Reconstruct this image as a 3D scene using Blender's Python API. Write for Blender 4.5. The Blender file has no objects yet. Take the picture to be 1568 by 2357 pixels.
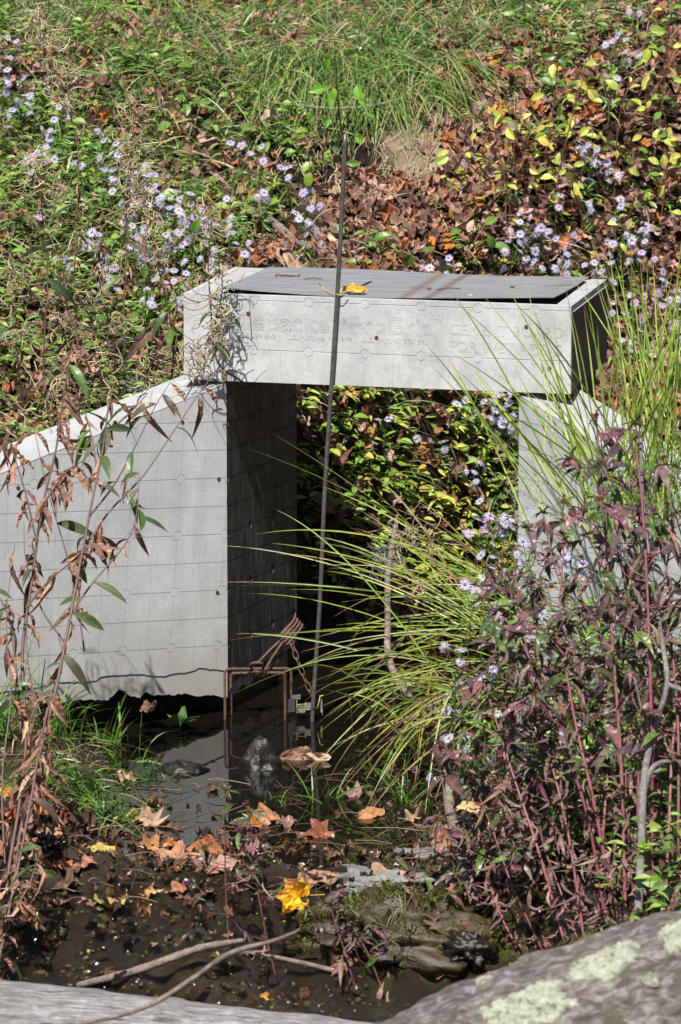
import bpy, math, random
import numpy as np
from mathutils import Vector, Matrix
random.seed(7); rng = np.random.default_rng(11)
S = bpy.context.scene; COL = S.collection
R = math.radians

# ------------------------------------------------------------------ camera, sky, sun, exposure
CAM = np.array([0.0, -8.1, 1.919]); PITCH = 0.189; FPX = 10605.0; CX, CY = 784.0, 1178.5
cam = bpy.data.cameras.new('camera'); cam_o = bpy.data.objects.new('camera', cam); COL.objects.link(cam_o)
cam_o.location = CAM; cam_o.rotation_euler = (math.pi/2 - PITCH, 0, 0)
cam.sensor_fit = 'VERTICAL'; cam.sensor_height = 36.0; cam.sensor_width = 24.0
cam.lens = 36.0*FPX/2357.0; cam.clip_start = 0.05; cam.clip_end = 500
cam.dof.use_dof = True; cam.dof.focus_distance = 8.15; cam.dof.aperture_fstop = 17
S.camera = cam_o
SUN_EL, SUN_AZ = R(54), R(12.8)                     # azimuth: degrees left of straight behind the camera
world = bpy.data.worlds.new("World"); S.world = world; world.use_nodes = True
nt = world.node_tree; bg = nt.nodes['Background']; sky = nt.nodes.new('ShaderNodeTexSky')
sky.sky_type = 'NISHITA'; sky.sun_disc = False; sky.sun_elevation = SUN_EL; sky.sun_rotation = math.pi + SUN_AZ
nt.links.new(sky.outputs[0], bg.inputs[0]); bg.inputs[1].default_value = 0.047
sun = bpy.data.lights.new('sun', 'SUN'); sun_o = bpy.data.objects.new('sun', sun); COL.objects.link(sun_o)
sun.energy = 5.0; sun.angle = R(0.5); sun.color = (1.0, 0.975, 0.93)
sd = Vector((math.sin(SUN_AZ)*math.cos(SUN_EL), math.cos(SUN_AZ)*math.cos(SUN_EL), -math.sin(SUN_EL)))
sun_o.rotation_euler = sd.to_track_quat('-Z', 'Y').to_euler(); sun_o.location = (-2, -6, 6)
S.view_settings.view_transform = 'Standard'; S.view_settings.look = 'None'; S.view_settings.gamma = 1
S.view_settings.exposure = 0.74
S.cycles.max_bounces = 6; S.cycles.transmission_bounces = 4; S.cycles.transparent_max_bounces = 4
SUNV = -np.array(sd)

# ------------------------------------------------------------------ picture point -> place
fw = np.array([0, math.cos(PITCH), -math.sin(PITCH)]); upv = np.array([0, math.sin(PITCH), math.cos(PITCH)]); rt = np.array([1.0, 0, 0])
def ray(px, py):
    return fw + rt*((px-CX)/FPX) - upv*((py-CY)/FPX)
def U(px, py, y):
    d = ray(px, py); return CAM + d*((y-CAM[1])/d[1])
def proj(p):
    q = np.asarray(p) - CAM; z = q@fw
    return CX + FPX*(q@rt)/z, CY - FPX*(q@upv)/z

# ------------------------------------------------------------------ noise
def _hash(ix, iy, seed):
    n = (ix.astype(np.int64)*374761393 + iy.astype(np.int64)*668265263 + seed*974634777) & 0x7fffffff
    n = ((n ^ (n >> 13))*1274126177) & 0x7fffffff
    return ((n ^ (n >> 16)) & 0xffff)/65535.0
def vnoise(x, y, seed=0):
    x = np.asarray(x, float); y = np.asarray(y, float)
    ix = np.floor(x); iy = np.floor(y); fx = x-ix; fy = y-iy
    fx = fx*fx*(3-2*fx); fy = fy*fy*(3-2*fy)
    a = _hash(ix, iy, seed); b = _hash(ix+1, iy, seed); c = _hash(ix, iy+1, seed); d = _hash(ix+1, iy+1, seed)
    return (a*(1-fx)+b*fx)*(1-fy) + (c*(1-fx)+d*fx)*fy
def fbm(x, y, seed=0, o=4):
    s = 0; a = 0.5
    for k in range(o):
        s = s + a*(vnoise(np.asarray(x)*2**k, np.asarray(y)*2**k, seed+k)*2-1); a *= .5
    return s
def sstep(a, b, x):
    t = np.clip((np.asarray(x, float)-a)/(b-a), 0, 1); return t*t*(3-2*t)

# ------------------------------------------------------------------ terrain
C0 = np.array([-0.204, 0.0]); R0 = np.array([0.315, -0.12])
A19 = R(22.5); CHD = np.array([math.sin(A19), math.cos(A19)]); CHN = np.array([math.cos(A19), -math.sin(A19)])
YL, YR = R(35), R(55)
LD = np.array([-math.cos(YL), -math.sin(YL)]); LN = np.array([math.sin(YL), -math.cos(YL)])
RD = np.array([math.cos(YR), -math.sin(YR)]); RN = np.array([-math.sin(YR), -math.cos(YR)])
def terrain(x, y, detail=True):
    x = np.asarray(x, float); y = np.asarray(y, float)
    low = np.interp(y, [-12, -8, -5, -3.2, -2.5, -2.0, -1.62, -1.38, -1.25, -1.13, -1.07, -.85, .95, 1.2, 1.6, 1.93, 2.06, 3, 6, 60, 400],
                    [.35, .3, .25, .12, -.02, -.27, -.26, -.135, -.085, -.042, .005, -.034, -.06, .19, .46, .69, .99, 1.22, 1.8, 10, 60])
    lawn = np.interp(y, [-12, 0, .8, 1.6, 2.06, 3, 6, 60, 400], [.42, .42, .58, .80, .99, 1.22, 1.8, 10, 60])
    rx, ry = x-C0[0], y-C0[1]; a = rx*CHN[0]+ry*CHN[1]; b = rx*CHD[0]+ry*CHD[1]
    fl = -(rx*LN[0]+ry*LN[1]); ll = np.minimum(-a, fl)
    wd = np.interp(b, [.3, .6, 1.6], [.05, .12, .28])
    ll2 = np.where(b > .37, -a + np.interp(b, [.37, 1.0, 2.0], [0, .10, .30]), ll)
    mL = sstep(.0, 1.0, (ll2-.06)/wd)
    sx, sy = x-R0[0], y-R0[1]; ar = sx*CHN[0]+sy*CHN[1]; br = sx*CHD[0]+sy*CHD[1]
    fr = -(sx*RN[0]+sy*RN[1]); rr = np.minimum(ar, fr)
    wr = np.interp(br, [.3, .6, 1.6], [.06, .3, .6])
    rr2 = np.where(br > .37, ar - np.interp(br, [.37, 1.0, 2.0], [0, .05, .1]), rr)
    mR = sstep(0, 1, (rr2-.06)/wr)
    z = low
    # front banks
    gl = sstep(-.30, -.52, x)*sstep(-1.5, -.9, y)*sstep(-.12, -.35, y + 0*(x))
    z = z + gl*.085
    gr = sstep(.2, .55, x)*sstep(-2.6, -1.9, y)*sstep(.1, -.2, y)
    z = z*(1-gr) + gr*np.maximum(z, .11+.06*sstep(.3, .9, x))
    gf = sstep(-.5, -.9, x)*sstep(-2.4, -1.9, y)*sstep(-.2, -.6, y)
    z = z*(1-gf) + gf*np.maximum(z, .06)
    z = z*(1-mL) + mL*np.maximum(lawn, z)
    z = z*(1-mR) + mR*np.maximum(lawn*.96-.02, z)
    if detail:
        am = np.where((y > -1.1) & (y < .9) & (z < .02), .012, .03)
        fall = sstep(-1.05, -1.10, y)*sstep(-1.75, -1.55, y)*(1-gr)
        z = z + fall*(.050*fbm(x*9, y*11, 41, 5) + .045*np.abs(fbm(x*19, y*19, 47, 4)) - .012 + .012*fbm(x*60, y*60, 51, 3))
        z = z + fbm(x*7, y*7, 3)*am + fbm(x*30, y*30, 9, 3)*am*.35
    return z
def G(px, py, y0=-4.0):
    """where the sight line through a picture point meets the ground"""
    d = ray(px, py); ys = np.arange(y0, 4.5, .01)
    P = CAM[None]+d[None]*((ys-CAM[1])/d[1])[:, None]
    hit = np.nonzero(P[:, 2] <= np.maximum(terrain(P[:, 0], P[:, 1]), -.001*(ys < 1.0)*(ys > -1.0)-9*(ys >= 1.0)-9*(ys <= -1.0)))[0]
    return P[hit[0]] if len(hit) else P[-1]
def tnormal(x, y):
    e = .02; zx = (terrain(x+e, y, False)-terrain(x-e, y, False))/(2*e); zy = (terrain(x, y+e, False)-terrain(x, y-e, False))/(2*e)
    n = np.stack([-zx, -zy, np.ones_like(zx)], -1); return n/np.linalg.norm(n, axis=-1, keepdims=True)

# ------------------------------------------------------------------ mesh builder
class MB:
    def __init__(s): s.V = []; s.C = []; s.F = []; s.n = 0
    def add(s, V, faces, col=(1, 1, 1)):
        V = np.asarray(V, float).reshape(-1, 3); k = len(V)
        c = np.asarray(col, float)
        if c.ndim == 1: c = np.tile(c[:3], (k, 1))
        s.V.append(V); s.C.append(c)
        if isinstance(faces, np.ndarray): s.F.append(faces+s.n)
        else:
            by = {}
            for f in faces: by.setdefault(len(f), []).append(f)
            for l in by.values(): s.F.append(np.array(l)+s.n)
        s.n += k
    def inst(s, T, pos, R3, scale, col):
        """T=(verts, faces, tint) copied at pos (k,3) with rotation R3 (k,3,3), scale (k,) or (k,3), col (k,3)"""
        tv, tf, tc = T; k = len(pos); n = len(tv)
        scale = np.asarray(scale, float)
        sv = tv[None]*(scale[:, None, None] if scale.ndim == 1 else scale[:, None, :])
        V = np.einsum('kij,knj->kni', R3, sv) + np.asarray(pos)[:, None, :]
        c = np.asarray(col)[:, None, :]*np.ones((1, n, 1))
        if tc is not None: c = c*tc[None]
        s.V.append(V.reshape(-1, 3)); s.C.append(c.reshape(-1, 3))
        for f in tf:
            f = np.asarray(f); s.F.append((f[None]+(np.arange(k)*n)[:, None, None]).reshape(-1, f.shape[1])+s.n)
        s.n += k*n
    def tube(s, pts, rad, col=(1, 1, 1), sides=6, cap=True):
        P = np.asarray(pts, float); n = len(P); rad = np.broadcast_to(np.asarray(rad, float), (n,))
        T = np.gradient(P, axis=0); T /= np.linalg.norm(T, axis=1, keepdims=True)+1e-12
        u = np.cross(T[0], [0, 0, 1.0]); 
        if np.linalg.norm(u) < .1: u = np.cross(T[0], [1.0, 0, 0])
        u /= np.linalg.norm(u); V = []
        an = np.arange(sides)*2*math.pi/sides
        for i in range(n):
            u = u - T[i]*(u@T[i]); u /= np.linalg.norm(u)+1e-12; w = np.cross(T[i], u)
            V.append(P[i] + rad[i]*(np.cos(an)[:, None]*u + np.sin(an)[:, None]*w))
        V = np.concatenate(V); i = np.arange(n-1)[:, None]*sides; j = np.arange(sides)[None]; j2 = (j+1) % sides
        F = np.stack([i+j, i+j2, i+sides+j2, i+sides+j], -1).reshape(-1, 4)
        c = np.asarray(col, float)
        if c.ndim == 2: c = np.repeat(c, sides, 0)
        s.add(V, F, c)
        if cap and sides > 3:
            s.F.append(np.array([list(range(sides))[::-1]])+s.n-n*sides); s.F.append(np.array([list(range(sides))])+s.n-sides)
    def strip(s, pts, wid, col, side=None):
        """flat blade along pts"""
        P = np.asarray(pts, float); n = len(P); T = np.gradient(P, axis=0)
        if side is None: side = np.cross(T[0], [0, 0, 1.0])+1e-6
        side = side/np.linalg.norm(side); w = np.broadcast_to(np.asarray(wid, float), (n,))[:, None]
        fold = np.cross(T/np.linalg.norm(T, axis=1, keepdims=True), side)*w*.5
        V = np.concatenate([P-side*w+fold, P, P+side*w+fold]); i = np.arange(n-1)
        F = np.concatenate([np.stack([i, i+1, n+i+1, n+i], -1), np.stack([n+i, n+i+1, 2*n+i+1, 2*n+i], -1)])
        c = np.asarray(col, float); c = np.concatenate([c]*3) if c.ndim == 2 else c
        s.add(V, F, c)
    def box(s, o, u, v, w, col=(1, 1, 1)):
        o, u, v, w = [np.asarray(q, float) for q in (o, u, v, w)]
        V = [o, o+u, o+u+v, o+v, o+w, o+u+w, o+u+v+w, o+v+w]
        if np.dot(np.cross(u, v), w) > 0: F = [(0, 3, 2, 1), (4, 5, 6, 7), (0, 1, 5, 4), (1, 2, 6, 5), (2, 3, 7, 6), (3, 0, 4, 7)]
        else: F = [(0, 1, 2, 3), (4, 7, 6, 5), (0, 4, 5, 1), (1, 5, 6, 2), (2, 6, 7, 3), (3, 7, 4, 0)]
        s.add(V, F, col)
    def mesh(s, name, mat, smooth=False):
        V = np.concatenate(s.V); C = np.concatenate(s.C); me = bpy.data.meshes.new(name)
        me.vertices.add(len(V)); me.vertices.foreach_set('co', V.ravel())
        lt = np.concatenate([np.full(len(f), f.shape[1]) for f in s.F]); lv = np.concatenate([f.ravel() for f in s.F])
        me.loops.add(len(lv)); me.loops.foreach_set('vertex_index', lv.astype(np.int32))
        me.polygons.add(len(lt)); me.polygons.foreach_set('loop_start', np.concatenate([[0], np.cumsum(lt)[:-1]]).astype(np.int32))
        me.polygons.foreach_set('loop_total', lt.astype(np.int32))
        me.polygons.foreach_set('use_smooth', np.full(len(lt), smooth))
        ca = me.color_attributes.new('Col', 'FLOAT_COLOR', 'POINT')
        ca.data.foreach_set('color', np.concatenate([np.clip(C, 0, 1), np.ones((len(C), 1))], 1).ravel())
        me.materials.append(mat); me.update(calc_edges=True); me.validate(); return me
def link(name, me, parent=None):
    o = bpy.data.objects.new(name, me); COL.objects.link(o)
    if parent is not None: o.parent = parent
    return o
def part(name, mb, mat, parent=None, smooth=False):
    """mb is in world coordinates; move it into the parent's frame (parents are unrotated Empties)"""
    if parent is not None:
        t = np.zeros(3); q = parent
        while q is not None: t += np.array(q.location); q = q.parent
        mb.V = [v-t for v in mb.V]
    return link(name, mb.mesh(name, mat, smooth), parent)
def tag(o, label, cat, group=None, kind=None):
    if label: o['label'] = label
    if cat: o['category'] = cat
    if group: o['group'] = group
    if kind: o['kind'] = kind
    return o
def thing(name, loc, label, cat, group=None):
    o = link(name, None); o.location = [float(c) for c in loc]; return tag(o, label, cat, group)
def single(name, mb, mat, label, cat, group=None, smooth=False, loc=None):
    if loc is None: loc = np.concatenate(mb.V).mean(0)
    mb.V = [v-np.asarray(loc) for v in mb.V]
    o = link(name, mb.mesh(name, mat, smooth)); o.location = [float(c) for c in loc]; return tag(o, label, cat, group)
def frames(d, n):
    """rotation with x along d and z near n; arrays (k,3)"""
    d = d/(np.linalg.norm(d, axis=-1, keepdims=True)+1e-9); y = np.cross(n, d); y /= np.linalg.norm(y, axis=-1, keepdims=True)+1e-9
    z = np.cross(d, y); return np.stack([d, y, z], -1)
def rdir(k, up=0.0, j=1.0):
    v = rng.normal(size=(k, 3))*j; v[:, 2] += up; return v/np.linalg.norm(v, axis=1, keepdims=True)
def catmull(P, m=6):
    P = np.asarray(P, float); Q = np.concatenate([[2*P[0]-P[1]], P, [2*P[-1]-P[-2]]]); out = []
    for i in range(1, len(Q)-2):
        t = np.linspace(0, 1, m, endpoint=False)[:, None]
        out.append(.5*((2*Q[i])+(-Q[i-1]+Q[i+1])*t+(2*Q[i-1]-5*Q[i]+4*Q[i+1]-Q[i+2])*t**2+(-Q[i-1]+3*Q[i]-3*Q[i+1]+Q[i+2])*t**3))
    out.append(P[-1:]); return np.concatenate(out)
def jit(c, k, amt=.2, hue=.08):
    c = np.asarray(c, float); b = 1+rng.uniform(-amt, amt, (k, 1)); return np.clip(c[None]*b*(1+rng.uniform(-hue, hue, (k, 3))), 0, 1)
def pick(pal, k, amt=.2):
    pal = np.asarray(pal); return np.clip(pal[rng.integers(0, len(pal), k)]*(1+rng.uniform(-amt, amt, (k, 1)))*(1+rng.uniform(-.06, .06, (k, 3))), 0, 1)

# ------------------------------------------------------------------ materials
def new_mat(name):
    m = bpy.data.materials.new(name); m.use_nodes = True; nt = m.node_tree; p = nt.nodes['Principled BSDF']; return m, nt, p
def N(nt, typ, **kw):
    n = nt.nodes.new(typ)
    for k, v in kw.items():
        if k in n.inputs: n.inputs[k].default_value = v
        else: setattr(n, k, v)
    return n
def ramp(nt, fac, stops):
    r = nt.nodes.new('ShaderNodeValToRGB'); e = r.color_ramp.elements
    while len(e) < len(stops): e.new(.5)
    for q, (p, c) in zip(e, stops): q.position = p; q.color = (*c, 1) if len(c) == 3 else c
    nt.links.new(fac, r.inputs[0]); return r.outputs[0]
def mixc(nt, fac, a, b, mode='MIX'):
    m = nt.nodes.new('ShaderNodeMix'); m.data_type = 'RGBA'; m.blend_type = mode
    for s, v in ((m.inputs[0], fac), (m.inputs[6], a), (m.inputs[7], b)):
        if isinstance(v, bpy.types.NodeSocket): nt.links.new(v, s)
        else: s.default_value = v if not isinstance(v, tuple) or len(v) == 4 else (*v, 1)
    return m.outputs[2]
def objco(nt): return nt.nodes.new('ShaderNodeTexCoord').outputs['Object']
def noise(nt, scale, det=4, rough=.6, vec=None, dist=0.0):
    n = N(nt, 'ShaderNodeTexNoise', Scale=scale, Detail=det, Roughness=rough, Distortion=dist)
    if vec is not None: nt.links.new(vec, n.inputs['Vector'])
    return n.outputs['Fac']
def stretch(nt, vec, sc, rot=(0, 0, 0)):
    m = nt.nodes.new('ShaderNodeMapping'); m.inputs['Scale'].default_value = sc; m.inputs['Rotation'].default_value = rot
    nt.links.new(vec, m.inputs['Vector']); return m.outputs[0]
def bump(nt, p, h, strength=.3, dist=.002):
    b = N(nt, 'ShaderNodeBump', Strength=strength, Distance=dist); nt.links.new(h, b.inputs['Height']); nt.links.new(b.outputs[0], p.inputs['Normal'])
def attr(nt): 
    a = nt.nodes.new('ShaderNodeAttribute'); a.attribute_name = 'Col'; return a.outputs['Color']

def leaf_mat(name, trans=.35, rough=.40, spec=.5, nscale=60, var=.35):
    m, nt, p = new_mat(name); c = attr(nt); v = objco(nt)
    f = noise(nt, nscale, 5, .65, v)
    r = ramp(nt, f, [(.3, (1-var,)*3), (.7, (1+var*.6,)*3)])
    col = mixc(nt, 1.0, c, r, 'MULTIPLY'); nt.links.new(col, p.inputs['Base Color'])
    p.inputs['Roughness'].default_value = rough; p.inputs['Specular IOR Level'].default_value = spec
    bump(nt, p, f, .25, .001)
    if trans > 0:
        t = nt.nodes.new('ShaderNodeBsdfTranslucent'); nt.links.new(col, t.inputs['Color'])
        mx = nt.nodes.new('ShaderNodeMixShader'); mx.inputs[0].default_value = trans
        nt.links.new(p.outputs[0], mx.inputs[1]); nt.links.new(t.outputs[0], mx.inputs[2])
        nt.links.new(mx.outputs[0], nt.nodes['Material Output'].inputs['Surface'])
    return m
M = {}
M['leaf'] = leaf_mat('green_leaf'); M['dead'] = leaf_mat('dead_leaf', .12, .65, .25, 45, .45); M['wetleaf'] = leaf_mat('wet_leaf', .05, .32, .4, 45, .45)
M['petal'] = leaf_mat('petal', .4, .6, .2, 80, .1); M['stem'] = leaf_mat('stem', 0, .5, .35, 70, .3); M['dry'] = leaf_mat('dry_stem', .1, .6, .3, 90, .3)

def board_mat(name, c, dark=.72, speck=0.0):
    m, nt, p = new_mat(name); v = objco(nt)
    a = noise(nt, 12, 7, .72, v); b = noise(nt, 260, 3, .7, v); st = noise(nt, 30, 4, .6, stretch(nt, v, (1, 1, .18)))
    r = ramp(nt, a, [(.28, tuple(x*dark for x in c)), (.6, c), (.8, tuple(x*1.06 for x in c))])
    r2 = mixc(nt, 1.0, r, ramp(nt, b, [(.3, (.88,)*3), (.7, (1.08,)*3)]), 'MULTIPLY')
    r3 = mixc(nt, 1.0, r2, ramp(nt, st, [(.3, (.9,)*3), (.65, (1.04,)*3)]), 'MULTIPLY')
    sx = nt.nodes.new('ShaderNodeSeparateXYZ'); nt.links.new(v, sx.inputs[0])
    ad = nt.nodes.new('ShaderNodeMath'); ad.operation = 'MULTIPLY_ADD'; nt.links.new(noise(nt, 14, 5, .7, v), ad.inputs[0]); ad.inputs[1].default_value = .30; nt.links.new(sx.outputs[2], ad.inputs[2])
    r3 = mixc(nt, ramp(nt, ad.outputs[0], [(.14, (.9,)*3), (.38, (0,)*3)]) if name.endswith(('weathered', 'mortar')) else 0.0, r3, (.29, .265, .225))
    # a few dark smudges
    sm = noise(nt, 5.5, 2, .5, v); r4 = mixc(nt, ramp(nt, sm, [(.68, (0,)*3), (.80, (.4,)*3)]), r3, tuple(x*.62 for x in c))
    nt.links.new(r4, p.inputs['Base Color']); p.inputs['Roughness'].default_value = .9; p.inputs['Specular IOR Level'].default_value = .2
    bump(nt, p, b, .35, .0006); return m
M['board'] = board_mat('cement_board', (.455, .455, .452), .64); M['board_wing'] = board_mat('cement_board_weathered', (.445, .445, .442), .78)
M['cut'] = board_mat('cement_board_cut', (.37, .37, .368), .72)
M['mortar'] = board_mat('crumbled_mortar', (.40, .40, .39), .65)
def dark_board():
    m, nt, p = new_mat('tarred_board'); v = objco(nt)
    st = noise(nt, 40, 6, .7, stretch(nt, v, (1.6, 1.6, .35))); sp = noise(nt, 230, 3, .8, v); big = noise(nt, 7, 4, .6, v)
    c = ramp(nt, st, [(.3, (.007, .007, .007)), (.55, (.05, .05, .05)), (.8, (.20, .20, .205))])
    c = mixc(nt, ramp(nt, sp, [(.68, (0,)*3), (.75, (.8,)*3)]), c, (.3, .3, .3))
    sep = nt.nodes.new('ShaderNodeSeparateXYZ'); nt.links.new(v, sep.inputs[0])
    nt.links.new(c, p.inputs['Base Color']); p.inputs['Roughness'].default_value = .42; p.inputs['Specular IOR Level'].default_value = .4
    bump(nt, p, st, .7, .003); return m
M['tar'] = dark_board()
def wood(name, c1, c2, sc=(2, 2, 30)):
    m, nt, p = new_mat(name); v = objco(nt); f = noise(nt, 8, 6, .65, stretch(nt, v, sc), .6)
    nt.links.new(ramp(nt, f, [(.3, c1), (.7, c2)]), p.inputs['Base Color']); p.inputs['Roughness'].default_value = .8; bump(nt, p, f, .5, .002); return m
M['fibre'] = wood('side_panel_fibre', (.075, .05, .03), (.13, .09, .06), (30, 30, 3)); M['lumber'] = wood('lumber', (.16, .09, .06), (.30, .2, .15))
def metal(name, c1, c2, rough, met, sc, bs=.3):
    m, nt, p = new_mat(name); v = objco(nt); f = noise(nt, sc, 6, .7, v)
    nt.links.new(ramp(nt, f, [(.32, c1), (.68, c2)]), p.inputs['Base Color']); p.inputs['Roughness'].default_value = rough; p.inputs['Metallic'].default_value = met
    bump(nt, p, f, bs, .0008); return m
M['rust'] = metal('rusty_steel', (.045, .023, .015), (.155, .082, .058), .8, .1, 120, .8); M['rod'] = metal('steel_rod', (.07, .06, .055), (.17, .16, .155), .42, .55, 90, .6)
M['screw'] = metal('screw_steel', (.04, .03, .025), (.12, .09, .07), .6, .4, 500); M['greyplate'] = metal('grey_plate', (.12, .12, .125), (.2, .2, .21), .5, .2, 150)
def sheet():
    m, nt, p = new_mat('weathered_sheet'); v = objco(nt)
    f = noise(nt, 10, 6, .65, stretch(nt, v, (1.0, 7, 1), (0, 0, R(13)))); g = noise(nt, 5, 3, .5, stretch(nt, v, (1, 2.2, 1))); h = noise(nt, 160, 3, .7, v)
    c = ramp(nt, f, [(.3, (.15, .152, .155)), (.55, (.25, .252, .255)), (.75, (.30, .30, .30))])
    c = mixc(nt, ramp(nt, g, [(.6, (0,)*3), (.72, (.6,)*3)]), c, (.11, .105, .10))
    sx = nt.nodes.new('ShaderNodeSeparateXYZ'); nt.links.new(stretch(nt, v, (1, 1, 1), (0, 0, R(13))), sx.inputs[0])
    def band(x0, w):
        a = nt.nodes.new('ShaderNodeMath'); a.operation = 'SUBTRACT'; a.inputs[1].default_value = x0; nt.links.new(sx.outputs[0], a.inputs[0])
        b = nt.nodes.new('ShaderNodeMath'); b.operation = 'ABSOLUTE'; nt.links.new(a.outputs[0], b.inputs[0])
        return ramp(nt, b.outputs[0], [(0, (.75,)*3), (w, (0,)*3)])
    c = mixc(nt, band(.03, .016), c, (.17, .09, .055)); c = mixc(nt, band(.075, .013), c, (.13, .075, .05))
    c = mixc(nt, 1.0, c, ramp(nt, h, [(.3, (.9,)*3), (.7, (1.06,)*3)]), 'MULTIPLY')
    nt.links.new(c, p.inputs['Base Color']); p.inputs['Roughness'].default_value = .55; p.inputs['Metallic'].default_value = .15; bump(nt, p, f, .1, .001); return m
M['sheet'] = sheet()
def bark(name, c1, c2, c3, st=(3, 22, 22), b=.8, sc=5, moss=False, crack=False):
    m, nt, p = new_mat(name); v = objco(nt); f = noise(nt, sc, 8, .7, stretch(nt, v, st), .8); g = noise(nt, 14, 5, .7, v); h = noise(nt, 90, 4, .7, v)
    c = ramp(nt, f, [(.28, c1), (.5, c2), (.72, c3)]); c = mixc(nt, 1.0, c, ramp(nt, g, [(.3, (.6,)*3), (.7, (1.15,)*3)]), 'MULTIPLY')
    c = mixc(nt, 1.0, c, ramp(nt, h, [(.3, (.75,)*3), (.7, (1.15,)*3)]), 'MULTIPLY')
    if moss: c = mixc(nt, ramp(nt, noise(nt, 17, 6, .75, v), [(.56, (0,)*3), (.66, (.8,)*3)]), c, (.075, .062, .022))
    if crack:
        k = noise(nt, 4, 3, .5, stretch(nt, v, (.7, 45, 45)), .8); c = mixc(nt, ramp(nt, k, [(.30, (.9,)*3), (.38, (0,)*3)]), c, (.03, .026, .022))
        c = mixc(nt, ramp(nt, noise(nt, 9, 5, .7, v), [(.55, (0,)*3), (.7, (.6,)*3)]), c, (.13, .10, .075))
    nt.links.new(c, p.inputs['Base Color']); p.inputs['Roughness'].default_value = .85; bump(nt, p, f, b, .006); return m
M['log'] = bark('log_bark', (.018, .013, .010), (.13, .105, .095), (.40, .37, .35), (9, 17, 17), 1.0, 4.5, moss=True); M['oldlog'] = bark('bare_log', (.07, .06, .05), (.22, .21, .205), (.40, .39, .40), (2, 26, 26), .6, 7, crack=True)
M['twig'] = bark('twig_bark', (.07, .05, .04), (.19, .14, .115), (.33, .28, .25), (30, 30, 30), .5, 4)
M['greytwig'] = bark('grey_twig_bark', (.09, .075, .07), (.2, .175, .17), (.33, .31, .31), (30, 30, 30), .5, 4)
def lichen():
    m, nt, p = new_mat('lichen'); v = objco(nt); f = noise(nt, 55, 8, .85, v); g = noise(nt, 12, 3, .5, v)
    c = ramp(nt, f, [(.36, (.05, .055, .04)), (.45, (.30, .32, .23)), (.64, (.52, .53, .43))]); c = mixc(nt, ramp(nt, g, [(.55, (0,)*3), (.75, (.45,)*3)]), c, (.42, .39, .24))
    nt.links.new(c, p.inputs['Base Color']); p.inputs['Roughness'].default_value = .95; bump(nt, p, f, 1, .005); return m
M['lichen'] = lichen()
def ground_mat():
    m, nt, p = new_mat('ground'); c = attr(nt); v = objco(nt); f = noise(nt, 35, 8, .75, v); g = noise(nt, 7, 5, .6, v); gr = noise(nt, 140, 4, .7, v)
    col = mixc(nt, 1.0, c, ramp(nt, f, [(.3, (.45,)*3), (.7, (1.4,)*3)]), 'MULTIPLY'); col = mixc(nt, 1.0, col, ramp(nt, g, [(.3, (.65,)*3), (.7, (1.2,)*3)]), 'MULTIPLY')
    nt.links.new(col, p.inputs['Base Color'])
    w = nt.nodes.new('ShaderNodeAttribute'); w.attribute_name = 'wet'
    mr = nt.nodes.new('ShaderNodeMapRange'); nt.links.new(w.outputs['Fac'], mr.inputs[0]); mr.inputs[3].default_value = .9; mr.inputs[4].default_value = .11
    nt.links.new(mr.outputs[0], p.inputs['Roughness'])
    mr2 = nt.nodes.new('ShaderNodeMapRange'); nt.links.new(w.outputs['Fac'], mr2.inputs[0]); mr2.inputs[3].default_value = .15; mr2.inputs[4].default_value = .9
    nt.links.new(mr2.outputs[0], p.inputs['Specular IOR Level'])
    ad = nt.nodes.new('ShaderNodeMath'); ad.operation = 'ADD'; nt.links.new(f, ad.inputs[0]); nt.links.new(gr, ad.inputs[1])
    fine = noise(nt, 330, 3, .7, v); ad2 = nt.nodes.new('ShaderNodeMath'); ad2.operation = 'MULTIPLY_ADD'; nt.links.new(fine, ad2.inputs[0]); ad2.inputs[1].default_value = .5; nt.links.new(ad.outputs[0], ad2.inputs[2])
    bump(nt, p, ad2.outputs[0], 1.0, .007); return m
M['ground'] = ground_mat()
def water_mat():
    m, nt, p = new_mat('dark_water'); v = objco(nt); f = noise(nt, 16, 3, .5, stretch(nt, v, (1, .5, 1))); 
    p.inputs['Base Color'].default_value = (.006, .005, .0035, 1); p.inputs['Roughness'].default_value = .012; p.inputs['IOR'].default_value = 1.5
    p.inputs['Specular IOR Level'].default_value = .6
    bump(nt, p, f, .06, .004); return m
M['water'] = water_mat()
def rock_mat(name, c1, c2, rough):
    m, nt, p = new_mat(name); v = objco(nt); f = noise(nt, 14, 8, .7, v); h = noise(nt, 120, 4, .7, v)
    c = ramp(nt, f, [(.3, c1), (.7, c2)]); c = mixc(nt, 1.0, c, ramp(nt, h, [(.3, (.75,)*3), (.7, (1.2,)*3)]), 'MULTIPLY')
    nt.links.new(c, p.inputs['Base Color']); p.inputs['Roughness'].default_value = rough; bump(nt, p, f, .7, .01); return m
M['rock'] = rock_mat('dry_rock', (.09, .087, .083), (.22, .215, .205), .7); M['wetrock'] = rock_mat('wet_rock', (.006, .005, .004), (.022, .017, .011), .34)
M['mossrock'] = rock_mat('mossy_rock', (.018, .011, .006), (.07, .05, .022), .45)
def plain(name, c, r=.5, met=0):
    m, nt, p = new_mat(name); v = objco(nt); f = noise(nt, 90, 4, .6, v)
    nt.links.new(ramp(nt, f, [(.3, tuple(x*.75 for x in c)), (.7, c)]), p.inputs['Base Color']); p.inputs['Roughness'].default_value = r; p.inputs['Metallic'].default_value = met; return m
M['yellow'] = plain('yellow_paint', (.52, .44, .07)); M['moss'] = leaf_mat('moss_tuft', .1, .8, .1, 200, .3)

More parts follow.
